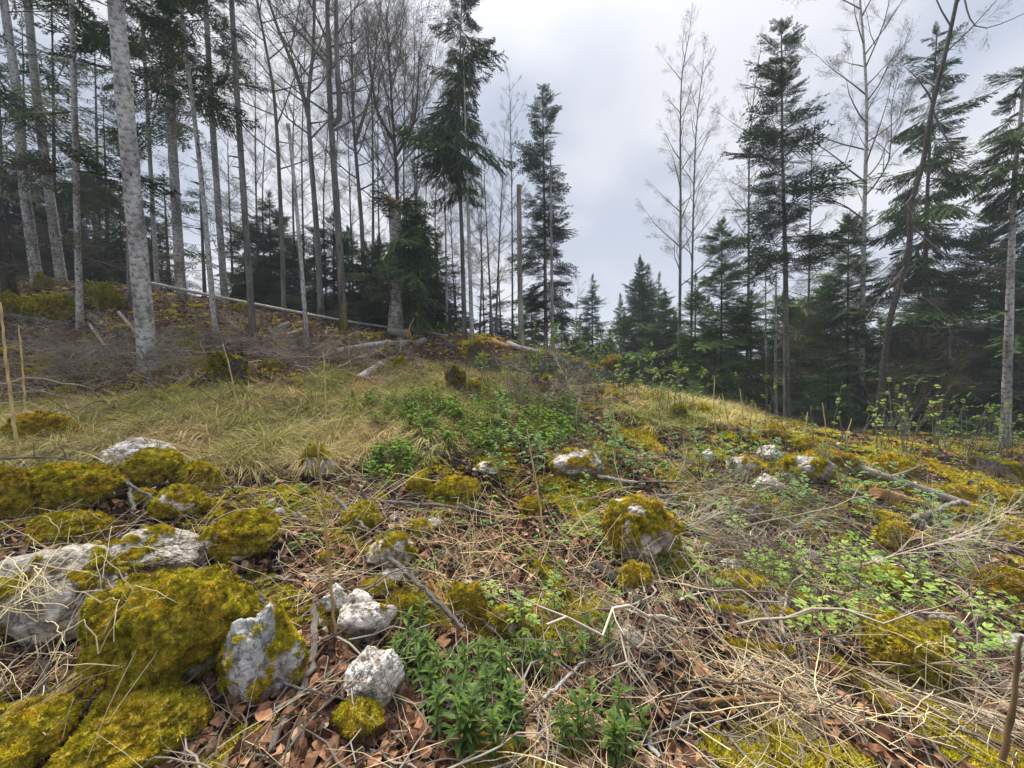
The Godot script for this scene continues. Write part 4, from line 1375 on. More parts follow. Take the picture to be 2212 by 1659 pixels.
# o: lift, d, mat, moss, warm, tip, forks, ends
func wood(called: String, label: String, category: String, pts: Array, w: float, o := {}) -> void:
	var mid := hit(pts[pts.size() / 2])
	var dist: float = o.get("d", 0.0) if o.get("d", 0.0) > 0.0 else -mid.z
	var r: float = w * dist / FOCAL / 2.0
	var raw := laid(pts, r, o.get("lift", 0.02), o.get("d", 0.0))
	var line := finely(raw, clampf(raw[0].distance_to(raw[raw.size() - 1]) / 22.0, 0.02, 0.3))
	var foot := line[line.size() / 2]
	for i in line.size():
		line[i] -= foot
	var root := thing(called, label, category, foot, o.get("group", ""))
	var g := Geo.new()
	var radii := PackedFloat32Array()
	var tints := PackedColorArray()
	var n := line.size()
	var salt := rng.randf() * 50
	for i in n:
		var t := i / float(n - 1)
		radii.append(r * lerpf(1.0, o.get("tip", 0.7), t) * (1.0 + 0.16 * bump_b.get_noise_1d(i * 0.9 + salt)))
		if i > 0 and i < n - 1 and r < 0.03:
			line[i] += Vector3(rng.randfn(), rng.randfn() * 0.6, rng.randfn()) * r * 0.35
		var k := rng.randf_range(0.75, 1.0)
		tints.append(Color(k, k, k))
	g.tube(line, radii, 10 if w > 11 else 6, tints, maxf(1.0, roundf(r * 8.0)), 2.0, 0.14, bump_b, true)
	var moss: float = o.get("moss", 0.0)
	if moss > 0.0:
		var share := PackedFloat32Array()
		for i in g.v.size():
			var p := g.v[i]
			var m := smoothstep(-0.05, 0.25, g.n[i].y * 0.55 + (moss - 0.5) * 1.6 + rocky.get_noise_3d(p.x * 4 + salt, p.y * 4, p.z * 4) * 0.8)
			share.append(m)
			g.c[i] = g.c[i].lerp(Color(0.6, 0.5, 0.05), m)
		part("bark", g.mesh(), mats[o.get("mat", "bark_dark")], root)
		moss_over(g, share, clampf(0.006 * dist, 0.012, 0.035), o.get("warm", 0.3), root, 5000)
	else:
		part("bark", g.mesh(), mats[o.get("mat", "bark_dark")], root)
	if o.get("ends", false):
		for k in 2:
			var i := 0 if k == 0 else n - 1
			var out := (line[0] - line[1]).normalized() if k == 0 else (line[n - 1] - line[n - 2]).normalized()
			var cut := Geo.new()
			cut.tube(PackedVector3Array([line[i] - out * 0.002, line[i] + out * 0.006]), PackedFloat32Array([radii[i] * 0.99, radii[i] * 0.97]), 12, PackedColorArray(), 1, 1, 0, null, true)
			part("cut_face", cut.mesh(), mats.cut_wood, root)
	for i in o.get("forks", 0):
		var k := 2 + rng.randi() % maxi(1, n - 3)
		var ahead := (line[mini(k + 1, n - 1)] - line[k - 1]).normalized()
		var dir := (ahead * 0.7 + bend(Vector3.UP * 0.4, 0.8)).normalized()
		var l := line[0].distance_to(line[n - 1]) * rng.randf_range(0.12, 0.3)
		var b := Geo.new()
		var mid2 := line[k] + dir * l * 0.5 + Vector3(rng.randfn(), rng.randfn(), rng.randfn()) * l * 0.06
		b.tube(PackedVector3Array([line[k], mid2, line[k] + dir * l]), PackedFloat32Array([radii[k] * 0.5, radii[k] * 0.35, radii[k] * 0.15]), 5, PackedColorArray(), 1, 2)
		part("side_twig", b.mesh(), mats[o.get("mat", "bark_dark")], root)


func stump(label: String, x: float, foot_y: float, w: float, h: float, moss: float, o := {}) -> void:
	var p := hit(Vector2(x, foot_y - 4))
	var d := -p.z
	var r := w * d / FOCAL / 2.0
	var tall := h * d / FOCAL
	var root := thing(o.get("name", "tree_stump"), label, "stump", p)
	var g := Geo.new()
	var line := PackedVector3Array()
	var radii := PackedFloat32Array()
	var share := PackedFloat32Array()
	for i in 13:
		var t := i / 12.0
		line.append(Vector3(0, -0.08 + (tall + 0.08) * t, 0))
		radii.append(r * (0.72 + 0.34 * exp(-t * 4.0)) * o.get("slim", 1.0))
	g.tube(line, radii, 22, PackedColorArray(), 3.0, 2.0, 0.2, bump_b, true)
	for i in g.v.size():
		var q := g.v[i]
		var a := atan2(q.z, q.x)
		if q.y > tall * 0.6:
			g.v[i].y += (rocky.get_noise_2d(cos(a) * 1.5 + x, sin(a) * 1.5) * o.get("ragged", 0.12)) * tall * (q.y / tall)
		var m := smoothstep(0.0, 0.25, (moss - 0.5) * 1.8 + rocky.get_noise_3d(q.x * 3 + x, q.y * 3, q.z * 3) * 0.9 + 0.25 * g.n[i].y)
		share.append(m)
		g.c[i] = Color(0.8, 0.78, 0.75).lerp(Color(0.55, 0.46, 0.05), m)
		if q.y > tall * 0.6:
			g.v[i].y += tall * 0.16 * cos(a + x)
	part("bark", g.mesh(), mats[o.get("mat", "bark_dark")], root)
	for k in 5:
		var a := TAU * k / 5.0 + rng.randf()
		var out := Vector3(cos(a), 0, sin(a))
		var b := Geo.new()
		b.tube(PackedVector3Array([out * r * 0.5 + Vector3.UP * tall * 0.25, out * r * 0.95 + Vector3.UP * 0.02, out * r * 1.5 - Vector3.UP * 0.06]), PackedFloat32Array([r * 0.3, r * 0.24, r * 0.1]), 8, PackedColorArray([Color(0.6, 0.5, 0.15), Color(0.6, 0.5, 0.15), Color(0.5, 0.4, 0.2)]), 1, 2)
		part("root", b.mesh(), mats.bark_dark, root)
	moss_over(g, share, clampf(0.006 * d, 0.014, 0.04), o.get("warm", 0.35), root, 5000, 0.5)
	if o.has("splinters"):
		for k in int(o.splinters):
			var a := TAU * k / float(o.splinters) + rng.randf() * 0.4
			var out := Vector3(cos(a), 0, sin(a)) * r * 0.55
			var b := Geo.new()
			var hh := tall * rng.randf_range(0.1, 0.35)
			b.tube(PackedVector3Array([out + Vector3.UP * tall * 0.85, out + Vector3.UP * (tall + hh * 0.6), out * 1.1 + Vector3.UP * (tall + hh)]), PackedFloat32Array([r * 0.22, r * 0.15, 0.006]), 5, PackedColorArray(), 1, 2)
			part("splinter", b.mesh(), mats[o.get("torn", "grey_wood")], root)


func timber() -> void:
	cover_kit()
	shapes.tuft = [tuft_mesh(), tuft_mesh(), tuft_mesh()]
	surface("cut_wood", 0.85, mats.fresh_wood.albedo_texture)
	mats.cut_wood.albedo_color = Color(0.85, 0.8, 0.72)
	# on the crest and in the slash
	var birch := PackedVector3Array()
	wood("fallen_birch", "long pale fallen birch trunk lying along the crest on the left", "fallen tree", [V(326, 612), V(520, 651), V(740, 692), V(900, 716)], 7.5, {"d": 12.2, "mat": "bark_pale", "tip": 0.6})
	wood("log", "dark lichen flecked log behind the stubble at the left edge", "log", [V(-20, 684), V(104, 702), V(194, 716)], 14, {"mat": "bark_dark", "tip": 0.9, "forks": 2})
	wood("log", "dark log piece touching the thickest pale trunk from the left", "log", [V(222, 721), V(262, 729), V(300, 737)], 13, {"mat": "bark_dark", "tip": 0.9})
	wood("branch", "pale barkless stick standing slanted before the dark log", "branch", [V(193, 713), V(222, 755), V(252, 792)], 7, {"mat": "grey_wood", "lift": 0.12})
	wood("branch", "pale barkless stick leaning on the thickest trunk's left side", "branch", [V(257, 690), V(288, 728), V(311, 762)], 8, {"mat": "grey_wood", "lift": 0.15, "forks": 1})
	wood("branch", "thin pale stick slanting up right of the thickest trunk's foot", "branch", [V(326, 798), V(342, 764), V(355, 736)], 4, {"d": 6.6, "mat": "grey_wood"})
	wood("branch", "pale stick in the slash, upper one right of the thickest trunk", "branch", [V(377, 745), V(395, 760), V(414, 776)], 4, {"mat": "grey_wood", "lift": 0.06})
	wood("branch", "pale stick in the slash, lower one right of the thickest trunk", "branch", [V(361, 765), V(380, 778), V(400, 790)], 4.5, {"mat": "grey_wood", "lift": 0.06})
	wood("dead_sapling", "short pale dead sapling standing before the thickest trunk", "sapling", [V(331, 862), V(326, 818), V(312, 776), V(304, 752)], 6, {"d": 5.4, "mat": "bark_mid", "tip": 0.4, "forks": 3})
	wood("log_piece", "short sawn log piece lying below the straight grey pole trunk", "log", [V(601, 716), V(626, 706)], 14, {"mat": "bark_mid", "tip": 1.0, "ends": true})
	wood("log_piece", "short split log piece left of the dead pole's foot", "log", [V(618, 729), V(643, 722)], 11, {"mat": "grey_wood", "tip": 1.0, "ends": true})
	wood("log_piece", "long pale log reaching left from the little log pile", "log", [V(728, 765), V(785, 754), V(843, 745)], 13, {"mat": "bark_pale", "tip": 0.95, "ends": true})
	wood("log_piece", "topmost short log of the little log pile", "log", [V(843, 732), V(881, 737)], 17, {"mat": "bark_mid", "tip": 1.0, "ends": true, "lift": 0.14})
	wood("log_piece", "lower short log of the little log pile", "log", [V(836, 750), V(880, 746)], 14, {"mat": "bark_mid", "tip": 1.0, "ends": true})
	wood("log_piece", "stubby log lying apart right of the little log pile", "log", [V(898, 750), V(917, 742)], 15, {"mat": "bark_mid", "tip": 1.0, "ends": true})
	wood("log_piece", "sawn log lying alone on the slope, end towards the grass", "log", [V(774, 828), V(798, 811), V(823, 795)], 18, {"mat": "bark_pale", "tip": 1.0, "ends": true})
	wood("log", "grey log lying across the crest behind the broken spruce", "log", [V(882, 716), V(925, 722), V(968, 730)], 7, {"mat": "bark_mid"})
	wood("log", "fallen grey trunk below the gap's dead spruce boughs", "log", [V(1082, 790), V(1120, 806), V(1158, 824)], 8, {"mat": "grey_wood", "lift": 0.06, "forks": 2})
	wood("log", "fallen lichen grey trunk with torn orange butt on the crest", "fallen tree", [V(1098, 752), V(1125, 762), V(1168, 772)], 13, {"mat": "bark_pale", "lift": 0.08})
	wood("torn_butt", "torn orange wood lying left of the fallen lichen grey trunk", "log", [V(1066, 746), V(1082, 752), V(1100, 758)], 15, {"mat": "fresh_wood", "tip": 0.6, "lift": 0.05})
	stump("broad mossy stump in the slash right of the thickest trunk", 494, 828, 92, 54, 0.52, {"warm": 0.2, "mat": "bark_dark", "ragged": 0.25})
	stump("splintered mossy stump standing alone on the crest by the gap", 1320, 826, 54, 44, 0.62, {"warm": 0.5, "splinters": 7, "torn": "fresh_wood", "mat": "bark_mid", "ragged": 0.25})
	stump("slim pale stump with a moss cap in the green herbs", 1026, 872, 34, 46, 0.5, {"warm": 0.4, "mat": "grey_wood", "slim": 1.0})
	stump("dark rotten stump with golden moss behind the moss capped stump", 1024, 795, 36, 46, 0.6, {"warm": 0.6})
	stump("low rotten stump left of the moss capped stump", 985, 850, 55, 40, 0.5, {"warm": 0.4, "ragged": 0.5})
	stump("wide sawn stump with a brown hollow top at the right edge", 2145, 1030, 100, 36, 0.55, {"warm": 0.5, "mat": "bark_mid", "name": "sawn_stump"})
	stump("rough mossy stump on the crest below the pale beech pair", 1465, 905, 40, 22, 0.7, {"warm": 0.4})
	stump("old grey stump in deep shade beside the dead pole", 505, 775, 44, 30, 0.15, {"warm": 0.3, "ragged": 0.4})
	# right side
	wood("rotten_log", "dark rotten log with an orange moss back near the crest", "log", [V(1605, 950), V(1640, 965), V(1682, 985)], 22, {"mat": "bark_dark", "moss": 0.5, "warm": 0.7, "tip": 0.7})
	wood("rotten_log", "long grey fissured rotten log running down to the right", "log", [V(1815, 1005), V(1944, 1050), V(2090, 1100)], 20, {"mat": "grey_wood", "tip": 0.8, "moss": 0.12, "forks": 2})
	wood("rotten_log", "reddish rotten log lying under the long grey one", "log", [V(1888, 1075), V(1950, 1088), V(2012, 1105)], 26, {"mat": "fresh_wood", "tip": 0.6})
	wood("rail", "squared grey rail lying aslant before the long grey log", "plank", [V(1974, 1140), V(2070, 1094)], 11, {"mat": "grey_wood", "tip": 0.95, "lift": 0.05})
	wood("mossy_branch", "thick mossy bough curving to the right edge", "branch", [V(2030, 1125), V(2100, 1122), V(2160, 1150), V(2235, 1190)], 26, {"moss": 0.72, "warm": 0.4, "lift": 0.03})
	wood("branch", "dark dead bough at the right edge above the mossy one", "branch", [V(2090, 1052), V(2160, 1075), V(2230, 1100)], 14, {"mat": "bark_dark", "lift": 0.05, "forks": 2})
	wood("branch", "forked dark branch standing before the dappled grey boulder", "branch", [V(1806, 1085), V(1818, 1110), V(1835, 1160)], 9, {"lift": 0.05, "forks": 1})
	wood("branch", "reddish brown stick pointing at the bramble shoots", "branch", [V(1535, 1080), V(1590, 1084), V(1648, 1088)], 8, {"mat": "fresh_wood", "lift": 0.06})
	wood("branch", "pale barkless stick below the golden moss boulder's right", "branch", [V(1526, 1132), V(1582, 1162), V(1645, 1200)], 11, {"mat": "grey_wood", "lift": 0.08})
	wood("branch", "dark thin branch continuing down right from the pale barkless stick", "branch", [V(1645, 1200), V(1715, 1250), V(1815, 1340)], 8, {"lift": 0.06, "forks": 2})
	wood("branch", "white birch twig under the tall green sprouts", "branch", [V(1830, 1258), V(1902, 1308), V(1990, 1362)], 6, {"mat": "bark_pale", "lift": 0.06})
	wood("birch_log", "thin birch log, white bark at its right end, moss on its back", "log", [V(1532, 1322), V(1634, 1338), V(1718, 1362)], 19, {"mat": "bark_pale", "moss": 0.5, "warm": 0.1, "forks": 1})
	wood("mossy_log", "orange moss fringed log over a dark hollow", "log", [V(1566, 1405), V(1630, 1415), V(1712, 1424)], 27, {"moss": 0.85, "warm": 0.6})
	wood("mossy_log", "green mossy log pointing towards the bottom right", "log", [V(1800, 1440), V(1862, 1500), V(1920, 1556)], 30, {"moss": 0.6, "warm": 0.05})
	wood("branch", "dark stick running down beside the green mossy log", "branch", [V(1726, 1388), V(1738, 1452), V(1756, 1510), V(1782, 1568)], 8, {"mat": "bark_mid", "lift": 0.06, "forks": 2})
	wood("branch", "straight straw coloured stick across the lower right straw", "branch", [V(1512, 1545), V(1630, 1538), V(1760, 1530)], 11, {"mat": "fresh_wood", "lift": 0.06})
	wood("branch", "short pale bark stick at the bottom, right of the herbs", "branch", [V(1446, 1592), V(1500, 1556)], 14, {"mat": "bark_mid", "lift": 0.03})
	wood("branch", "white peeled stick end at the bottom edge", "branch", [V(1385, 1612), V(1425, 1665)], 14, {"mat": "bark_pale", "lift": 0.05})
	# middle
	wood("rotten_branch", "dark rotten bough under the golden moss boulder", "branch", [V(1280, 1232), V(1338, 1270), V(1386, 1330)], 24, {"lift": 0.03, "tip": 0.8})
	wood("mossy_branch", "short mossy branch in the middle of the straw", "branch", [V(1144, 1216), V(1174, 1256), V(1230, 1306)], 13, {"moss": 0.6, "warm": 0.1, "lift": 0.05, "forks": 2})
	wood("branch", "brown branch slanting down right of the pale cracked stone", "branch", [V(835, 1240), V(918, 1318), V(1000, 1405)], 12, {"mat": "bark_mid", "lift": 0.12, "forks": 1})
	wood("branch", "reddish bark stick standing before the brownish moss mound", "branch", [V(928, 1290), V(958, 1345), V(1002, 1418)], 11, {"mat": "fresh_wood", "lift": 0.1})
	wood("branch", "grey stick left of the pinkish grey stone", "branch", [V(724, 1100), V(758, 1136), V(796, 1176)], 9, {"mat": "grey_wood", "lift": 0.1})
	wood("branch", "long dark branch curving below the green herb bed", "branch", [V(815, 968), V(939, 988), V(1024, 1022), V(1112, 1032)], 7, {"lift": 0.06, "forks": 4})
	wood("branch", "long dark grey branch lying left of the tall cane", "branch", [V(822, 1100), V(977, 1112), V(1066, 1128)], 8, {"mat": "bark_mid", "lift": 0.06, "forks": 4})
	wood("branch", "short brown branch left of the tall cane's foot", "branch", [V(982, 1150), V(1040, 1150), V(1094, 1142)], 7, {"lift": 0.05, "forks": 1})
	wood("branch", "grey stick right below the flat topped slab", "branch", [V(1292, 1040), V(1340, 1050), V(1394, 1058)], 8, {"mat": "bark_pale", "lift": 0.05})
	wood("branch", "whitish forked stick at the right rim of the bottom herbs", "branch", [V(1172, 1548), V(1231, 1494), V(1264, 1460)], 9, {"mat": "bark_pale", "lift": 0.08, "forks": 2})
	wood("branch", "dark curved twig lying left of the mossy lump under straw", "branch", [V(735, 1020), V(780, 1075), V(800, 1120)], 6, {"lift": 0.06, "forks": 2})
	# left foreground
	wood("branch", "bent grey branch arching over the largest mossy boulder", "branch", [V(443, 1250), V(532, 1280), V(598, 1322), V(662, 1360)], 7, {"d": 2.02, "mat": "bark_mid", "forks": 2})
	wood("branch", "thin crossing branch over the wide moss covered boulder", "branch", [V(-10, 1034), V(127, 1030), V(207, 1054), V(262, 1076)], 5, {"lift": 0.17, "mat": "bark_mid", "forks": 3})
	wood("branch", "grey branch of the twig pile, pointing down right", "branch", [V(222, 1054), V(284, 1082), V(352, 1124)], 8, {"lift": 0.12, "mat": "bark_mid", "forks": 3})
	wood("branch", "upright stub of the twig pile with a pale cut end", "branch", [V(268, 1018), V(275, 1058), V(294, 1136)], 10, {"lift": 0.1, "mat": "bark_mid"})
	wood("branch", "dark twig leaning over the low mossy rock", "branch", [V(228, 1056), V(170, 1100), V(130, 1150)], 6, {"lift": 0.15, "mat": "bark_mid", "forks": 1})
	wood("weathered_root", "weathered grey root running down right of the largest mossy boulder", "root", [V(676, 1250), V(680, 1377), V(660, 1490), V(586, 1640)], 21, {"mat": "grey_wood", "lift": 0.02, "tip": 0.6, "forks": 2})
	wood("branch", "thin grey twig crossing below the weathered root", "branch", [V(580, 1497), V(650, 1528), V(772, 1556)], 7, {"mat": "bark_mid", "lift": 0.08, "forks": 2})
	wood("dark_stub", "dark charred looking stub in the lower left moss", "branch", [V(100, 1500), V(104, 1560), V(98, 1630)], 16, {"mat": "bark_dark", "lift": 0.14})
	wood("branch", "short log half sunk in the left grass", "log", [V(196, 914), V(250, 920), V(300, 926)], 8, {"moss": 0.4, "warm": 0.5})
	wood("branch", "dark leaning stick with moss on the crest's grass", "branch", [V(1326, 862), V(1340, 874), V(1354, 886)], 9, {"moss": 0.4, "warm": 0.4, "lift": 0.1})
	heap("brush_heap", "heap of thin dead twigs on the slope above the herb bed", V(1195, 872), 0.8, 0.3, 60)
	heap("brush_heap", "tangle of dead branches at the foot of the thickest trunk", V(300, 800), 1.9, 0.3, 240)
	heap("brush_heap", "slash of dark twigs between the mossy stump and the dead pole", V(600, 760), 2.0, 0.22, 260)
	heap("brush_heap", "pile of dead boughs under the fallen lichen grey trunk", V(1110, 805), 1.3, 0.3, 90)
	heap("brush_heap", "dark twig tangle on the left slope behind the stubble", V(110, 775), 1.9, 0.25, 220)
	heap("brush_heap", "flattened mat of dead twigs behind the golden moss boulder", V(1500, 1105), 0.7, 0.06, 70)
	heap("brush_heap", "spread of dead twigs beside the log pile on the slope", V(760, 790), 1.4, 0.16, 150)
	heap("brush_heap", "flat litter of dead twigs around the tall green sprouts", V(1770, 1260), 0.9, 0.05, 45)
	heap("brush_heap", "flat litter of dead twigs beside the squared grey rail", V(1950, 1165), 0.9, 0.06, 45)
	heap("brush_heap", "flat litter of dead twigs at the green mossy log", V(1760, 1460), 0.55, 0.05, 30)
	heap("brush_heap", "dead twigs heaped right of the bare hollow under the golden moss boulder", V(1430, 1280), 0.4, 0.06, 30)


func heap(called: String, label: String, q: Vector2, wide: float, tall: float, n: int) -> void:
	var foot := hit(q)
	var root := thing(called, label, "brushwood", foot)
	tag(root, "", "", "", "stuff")
	var place := []
	var tints := PackedColorArray()
	var sprays := []
	var st := PackedColorArray()
	for i in n:
		var p := foot + Vector3(rng.randfn() * wide * 0.5, 0, rng.randfn() * wide * 0.38)
		p.y = ground_y(p.x, p.z) + absf(rng.randfn()) * tall * 0.45
		p -= foot
		var a := rng.randf() * TAU
		var dir := Vector3(cos(a), rng.randfn() * 0.28, sin(a))
		var k := rng.randf()
		var col := Color(0.12, 0.09, 0.07).lerp(Color(0.48, 0.43, 0.35), k * k)
		if rng.randf() < 0.4:
			sprays.append(Transform3D(basis_of(dir, rng.randf_range(0.4, 1.1), rng.randf() * 6.0), p))
			st.append(col)
		else:
			place.append(Transform3D(basis_of(dir, rng.randf_range(0.35, 1.2), rng.randf() * 6.0), p))
			tints.append(col)
	many("twigs", shapes.stick, mats.twig, place, tints, root)
	many("fine_twigs", shapes.bare[2], mats.twig, sprays, st, root)


# ---------------------------------------------------------------- plants

func blade_leaf(g: Geo, foot: Vector3, dir: Vector3, up: Vector3, long: float, wide: float, curl: float, col := Color.WHITE) -> void:
	var side := dir.cross(up).normalized()
	var top := side.cross(dir).normalized()
	var spots := [[0.0, 0.06], [0.2, 0.72], [0.42, 1.0], [0.68, 0.72], [1.0, 0.0]]
	var last := []
	for s in spots:
		var t: float = s[0]
		var c := foot + dir * long * t + top * (-curl * long * t * t)
		var o := side * wide * 0.5 * (s[1] as float)
		var lift := top * wide * 0.16 * (s[1] as float)
		var now := [c - o + lift, c, c + o + lift]
		if last.size():
			g.quad(last[0], last[1], now[1], now[0], col)
			g.quad(last[1], last[2], now[2], now[1], col * 0.93)
		last = now


func cover_kit() -> void:
	if shapes.has("stick"):
		return
	var g := Geo.new()
	var line := PackedVector3Array()
	var radii := PackedFloat32Array()
	for i in 8:
		line.append(Vector3(i / 7.0, rng.randfn() * 0.025, rng.randfn() * 0.03))
		radii.append(lerpf(0.011, 0.004, i / 7.0))
	g.tube(line, radii, 4)
	for k in 3:
		var b := line[2 + k * 2]
		var dir := Vector3(0.6, rng.randfn() * 0.4, 0.5 if k % 2 == 0 else -0.5)
		g.tube(PackedVector3Array([b, b + dir * 0.12, b + dir * 0.27 + Vector3(0, 0.02, 0)]), PackedFloat32Array([0.005, 0.004, 0.002]), 3)
	shapes.stick = g.mesh()
	shapes.straw = []
	for k in 8:
		g = Geo.new()
		line = PackedVector3Array()
		radii = PackedFloat32Array()
		var kink := rng.randf_range(0.3, 0.7)
		var dir := Vector3.RIGHT
		var p := Vector3.ZERO
		var snapped_over := false
		for i in 7:
			line.append(p)
			radii.append(lerpf(0.0066, 0.0034, i / 6.0))
			if i / 6.0 > kink and not snapped_over and k % 3 != 0:
				snapped_over = true
				dir = (dir + Vector3(0, rng.randfn() * 0.5, rng.randfn() * 0.8)).normalized()
			dir = (dir + Vector3(0, rng.randfn() * 0.09 - 0.02, rng.randfn() * 0.17)).normalized()
			p += dir / 6.0
		g.tube(line, radii, 3)
		g.t.clear()
		shapes.straw.append(g.mesh())
	shapes.tussock = []
	for k in 4:
		g = Geo.new()
		for i in 84:
			var a := rng.randf() * TAU
			var out := Vector3(cos(a), 0, sin(a))
			var foot := out * sqrt(rng.randf()) * 0.14
			var long := rng.randf_range(0.6, 1.15)
			var stand := rng.randf_range(0.3, 1.3)
			var side := out.cross(Vector3.UP) * rng.randf_range(0.005, 0.011)
			var col := Color.WHITE * rng.randf_range(0.3, 1.0)
			var dir := (out + Vector3.UP * stand + Vector3(rng.randfn(), 0, rng.randfn()) * 0.5).normalized()
			var p := foot
			for j in 5:
				var q := p + dir * long / 5.0
				var s0 := side * (1.0 - j / 5.0)
				var s1 := side * (1.0 - (j + 1) / 5.0)
				if j < 4:
					g.quad(p - s0, q - s1, q + s1, p + s0, col)
				else:
					g.tri(p - s0, q, p + s0, col)
				dir = (dir + Vector3.DOWN * rng.randf_range(0.2, 0.5)).normalized()
				p = q
				if p.y < 0.0:
					p.y = 0.01
		shapes.tussock.append(g.mesh())
	shapes.dead_leaf = []
	for k in 8:
		g = Geo.new()
		var cup := rng.randf_range(-0.5, 0.7)
		var roll := rng.randf_range(-0.4, 0.8)
		var last := []
		for i in 8:
			var t := i / 7.0
			var w := pow(sin(PI * clampf(t * 0.96 + 0.02, 0, 1)), 0.8) * rng.randf_range(0.28, 0.36)
			var mid := Vector3(t - 0.5, cup * (t - 0.5) * (t - 0.5) + 0.1 * sin(t * 6.0 + k * 2.0) + rng.randfn() * 0.02, 0.08 * sin(t * 3.0 + k))
			var lift := Vector3(0, w * roll, 0)
			var now := [mid + Vector3(0, 0, -w) + lift, mid, mid + Vector3(0, 0, w) + lift * 0.7]
			if last.size():
				g.quad(last[0], last[1], now[1], now[0], Color.WHITE * rng.randf_range(0.75, 1.0))
				g.quad(last[1], last[2], now[2], now[1], Color.WHITE * rng.randf_range(0.6, 0.9))
			last = now
		shapes.dead_leaf.append(g.mesh())
	shapes.herb_leaf = []
	for k in 2:
		g = Geo.new()
		blade_leaf(g, Vector3.ZERO, Vector3.RIGHT, Vector3.UP, 1.0, 0.27, 0.25 + k * 0.25)
		shapes.herb_leaf.append(g.mesh())
	g = Geo.new()                      # a whole small herb for beds of them
	herb_into(g, 6)
	shapes.herb = g.mesh()
	g = Geo.new()
	for k in 5:                        # a compound leaf of five leaflets
		var a: float = [0.0, 0.75, -0.75, 0.85, -0.85][k]
		var root := Vector3([0.62, 0.6, 0.6, 0.3, 0.3][k], 0, 0)
		blade_leaf(g, root, Vector3(cos(a), rng.randf_range(-0.15, 0.1), sin(a)), Vector3.UP, [0.42, 0.38, 0.38, 0.34, 0.34][k], 0.19, 0.3)
	g.quad(Vector3(-0.02, 0, 0.014), Vector3(0.62, 0.0, 0.01), Vector3(0.62, 0, -0.01), Vector3(-0.02, 0, -0.014), Color(0.55, 0.4, 0.3))
	g.quad(Vector3(-0.02, 0.014, 0), Vector3(0.62, 0.01, 0), Vector3(0.62, -0.01, 0), Vector3(-0.02, -0.014, 0), Color(0.55, 0.4, 0.3))
	shapes.compound = g.mesh()
	g = Geo.new()                      # a small ground herb: a rosette of roundish leaves
	for k in 7:
		var a := TAU * k / 7.0 + rng.randf()
		blade_leaf(g, Vector3(0, 0.05 * k, 0), Vector3(cos(a), rng.randf_range(0.1, 0.7), sin(a)).normalized(), Vector3.UP, rng.randf_range(0.4, 0.6), 0.3, 0.3, Color.WHITE * rng.randf_range(0.75, 1.0))
	shapes.rosette = g.mesh()


func herb_into(g: Geo, levels: int) -> void:
	g.quad(Vector3(-0.008, 0, 0), Vector3(-0.005, 0.9, 0), Vector3(0.005, 0.9, 0), Vector3(0.008, 0, 0), Color(0.7, 0.8, 0.6))
	for k in levels:
		var h := 0.3 + 0.62 * k / float(levels - 1)
		for s in 2 if k < levels - 1 else 4:
			var a := k * 1.4 + s * (PI if k < levels - 1 else PI / 2) + rng.randf_range(-0.3, 0.3)
			var up := lerpf(0.1, 0.9, k / float(levels - 1))
			blade_leaf(g, Vector3(0, h, 0), Vector3(cos(a), up, sin(a)).normalized(), Vector3.UP, rng.randf_range(0.34, 0.5) * (1.0 if k < levels - 1 else 0.7), 0.15, 0.3, Color.WHITE * rng.randf_range(0.72, 1.0))


func herb_plant(tall: float) -> Node3D:
	var root := thing("herb_plant", "dark green herb with pointed leaves in whorls", "plant")
	var g := Geo.new()
	g.tube(PackedVector3Array([Vector3(0, -0.02, 0), Vector3(0.005, tall * 0.5, 0.004), Vector3(0, tall * 0.95, 0)]), PackedFloat32Array([0.0026, 0.0022, 0.0015]), 4)
	part("stem", g.mesh(), leaf_mats[0], root)
	var levels := 6
	for k in levels:
		var h := tall * (0.28 + 0.68 * k / float(levels - 1))
		var n := 3 if k < levels - 1 else 5
		for s in n:
			var a := k * 1.1 + TAU * s / n + rng.randf_range(-0.3, 0.3)
			var up := lerpf(0.0, 0.95, k / float(levels - 1))
			var o := part("leaf", shapes.herb_leaf[rng.randi() % 2], leaf_mats[rng.randi() % 3], root)
			o.transform = Transform3D(basis_of(Vector3(cos(a), up, sin(a)), rng.randf_range(0.05, 0.078) * (1.0 if k < levels - 1 else 0.75), rng.randf_range(-0.3, 0.3), 1.0), Vector3(0, h, 0))
	return root


var leaf_mats := []


func sprout(tall: float, n: int, size: float, mat_from: int, label: String) -> Node3D:      # an upright shoot with compound leaves
	var root := thing("green_sprout", label, "plant")
	var g := Geo.new()
	var line := PackedVector3Array()
	var radii := PackedFloat32Array()
	for i in 6:
		line.append(Vector3(sin(i * 1.3) * 0.012, tall * i / 5.0 - 0.02, cos(i * 1.7) * 0.012))
		radii.append(lerpf(0.0065, 0.0028, i / 5.0))
	g.tube(line, radii, 4)
	part("stem", g.mesh(), mats.sprout_stem, root)
	for k in n:
		var f := k / float(n - 1)
		var a := k * 2.4 + rng.randf_range(-0.4, 0.4)
		var o := part("leaf", shapes.compound, leaf_mats[mat_from + rng.randi() % 3], root)
		var l := size * rng.randf_range(0.75, 1.2) * lerpf(1.1, 0.75, f)
		o.transform = Transform3D(basis_of(Vector3(cos(a), lerpf(0.15, 0.9, f * f), sin(a)), l, rng.randf_range(-0.4, 0.4), 1.0), Vector3(0, tall * lerpf(0.35, 1.0, f), 0))
	return root


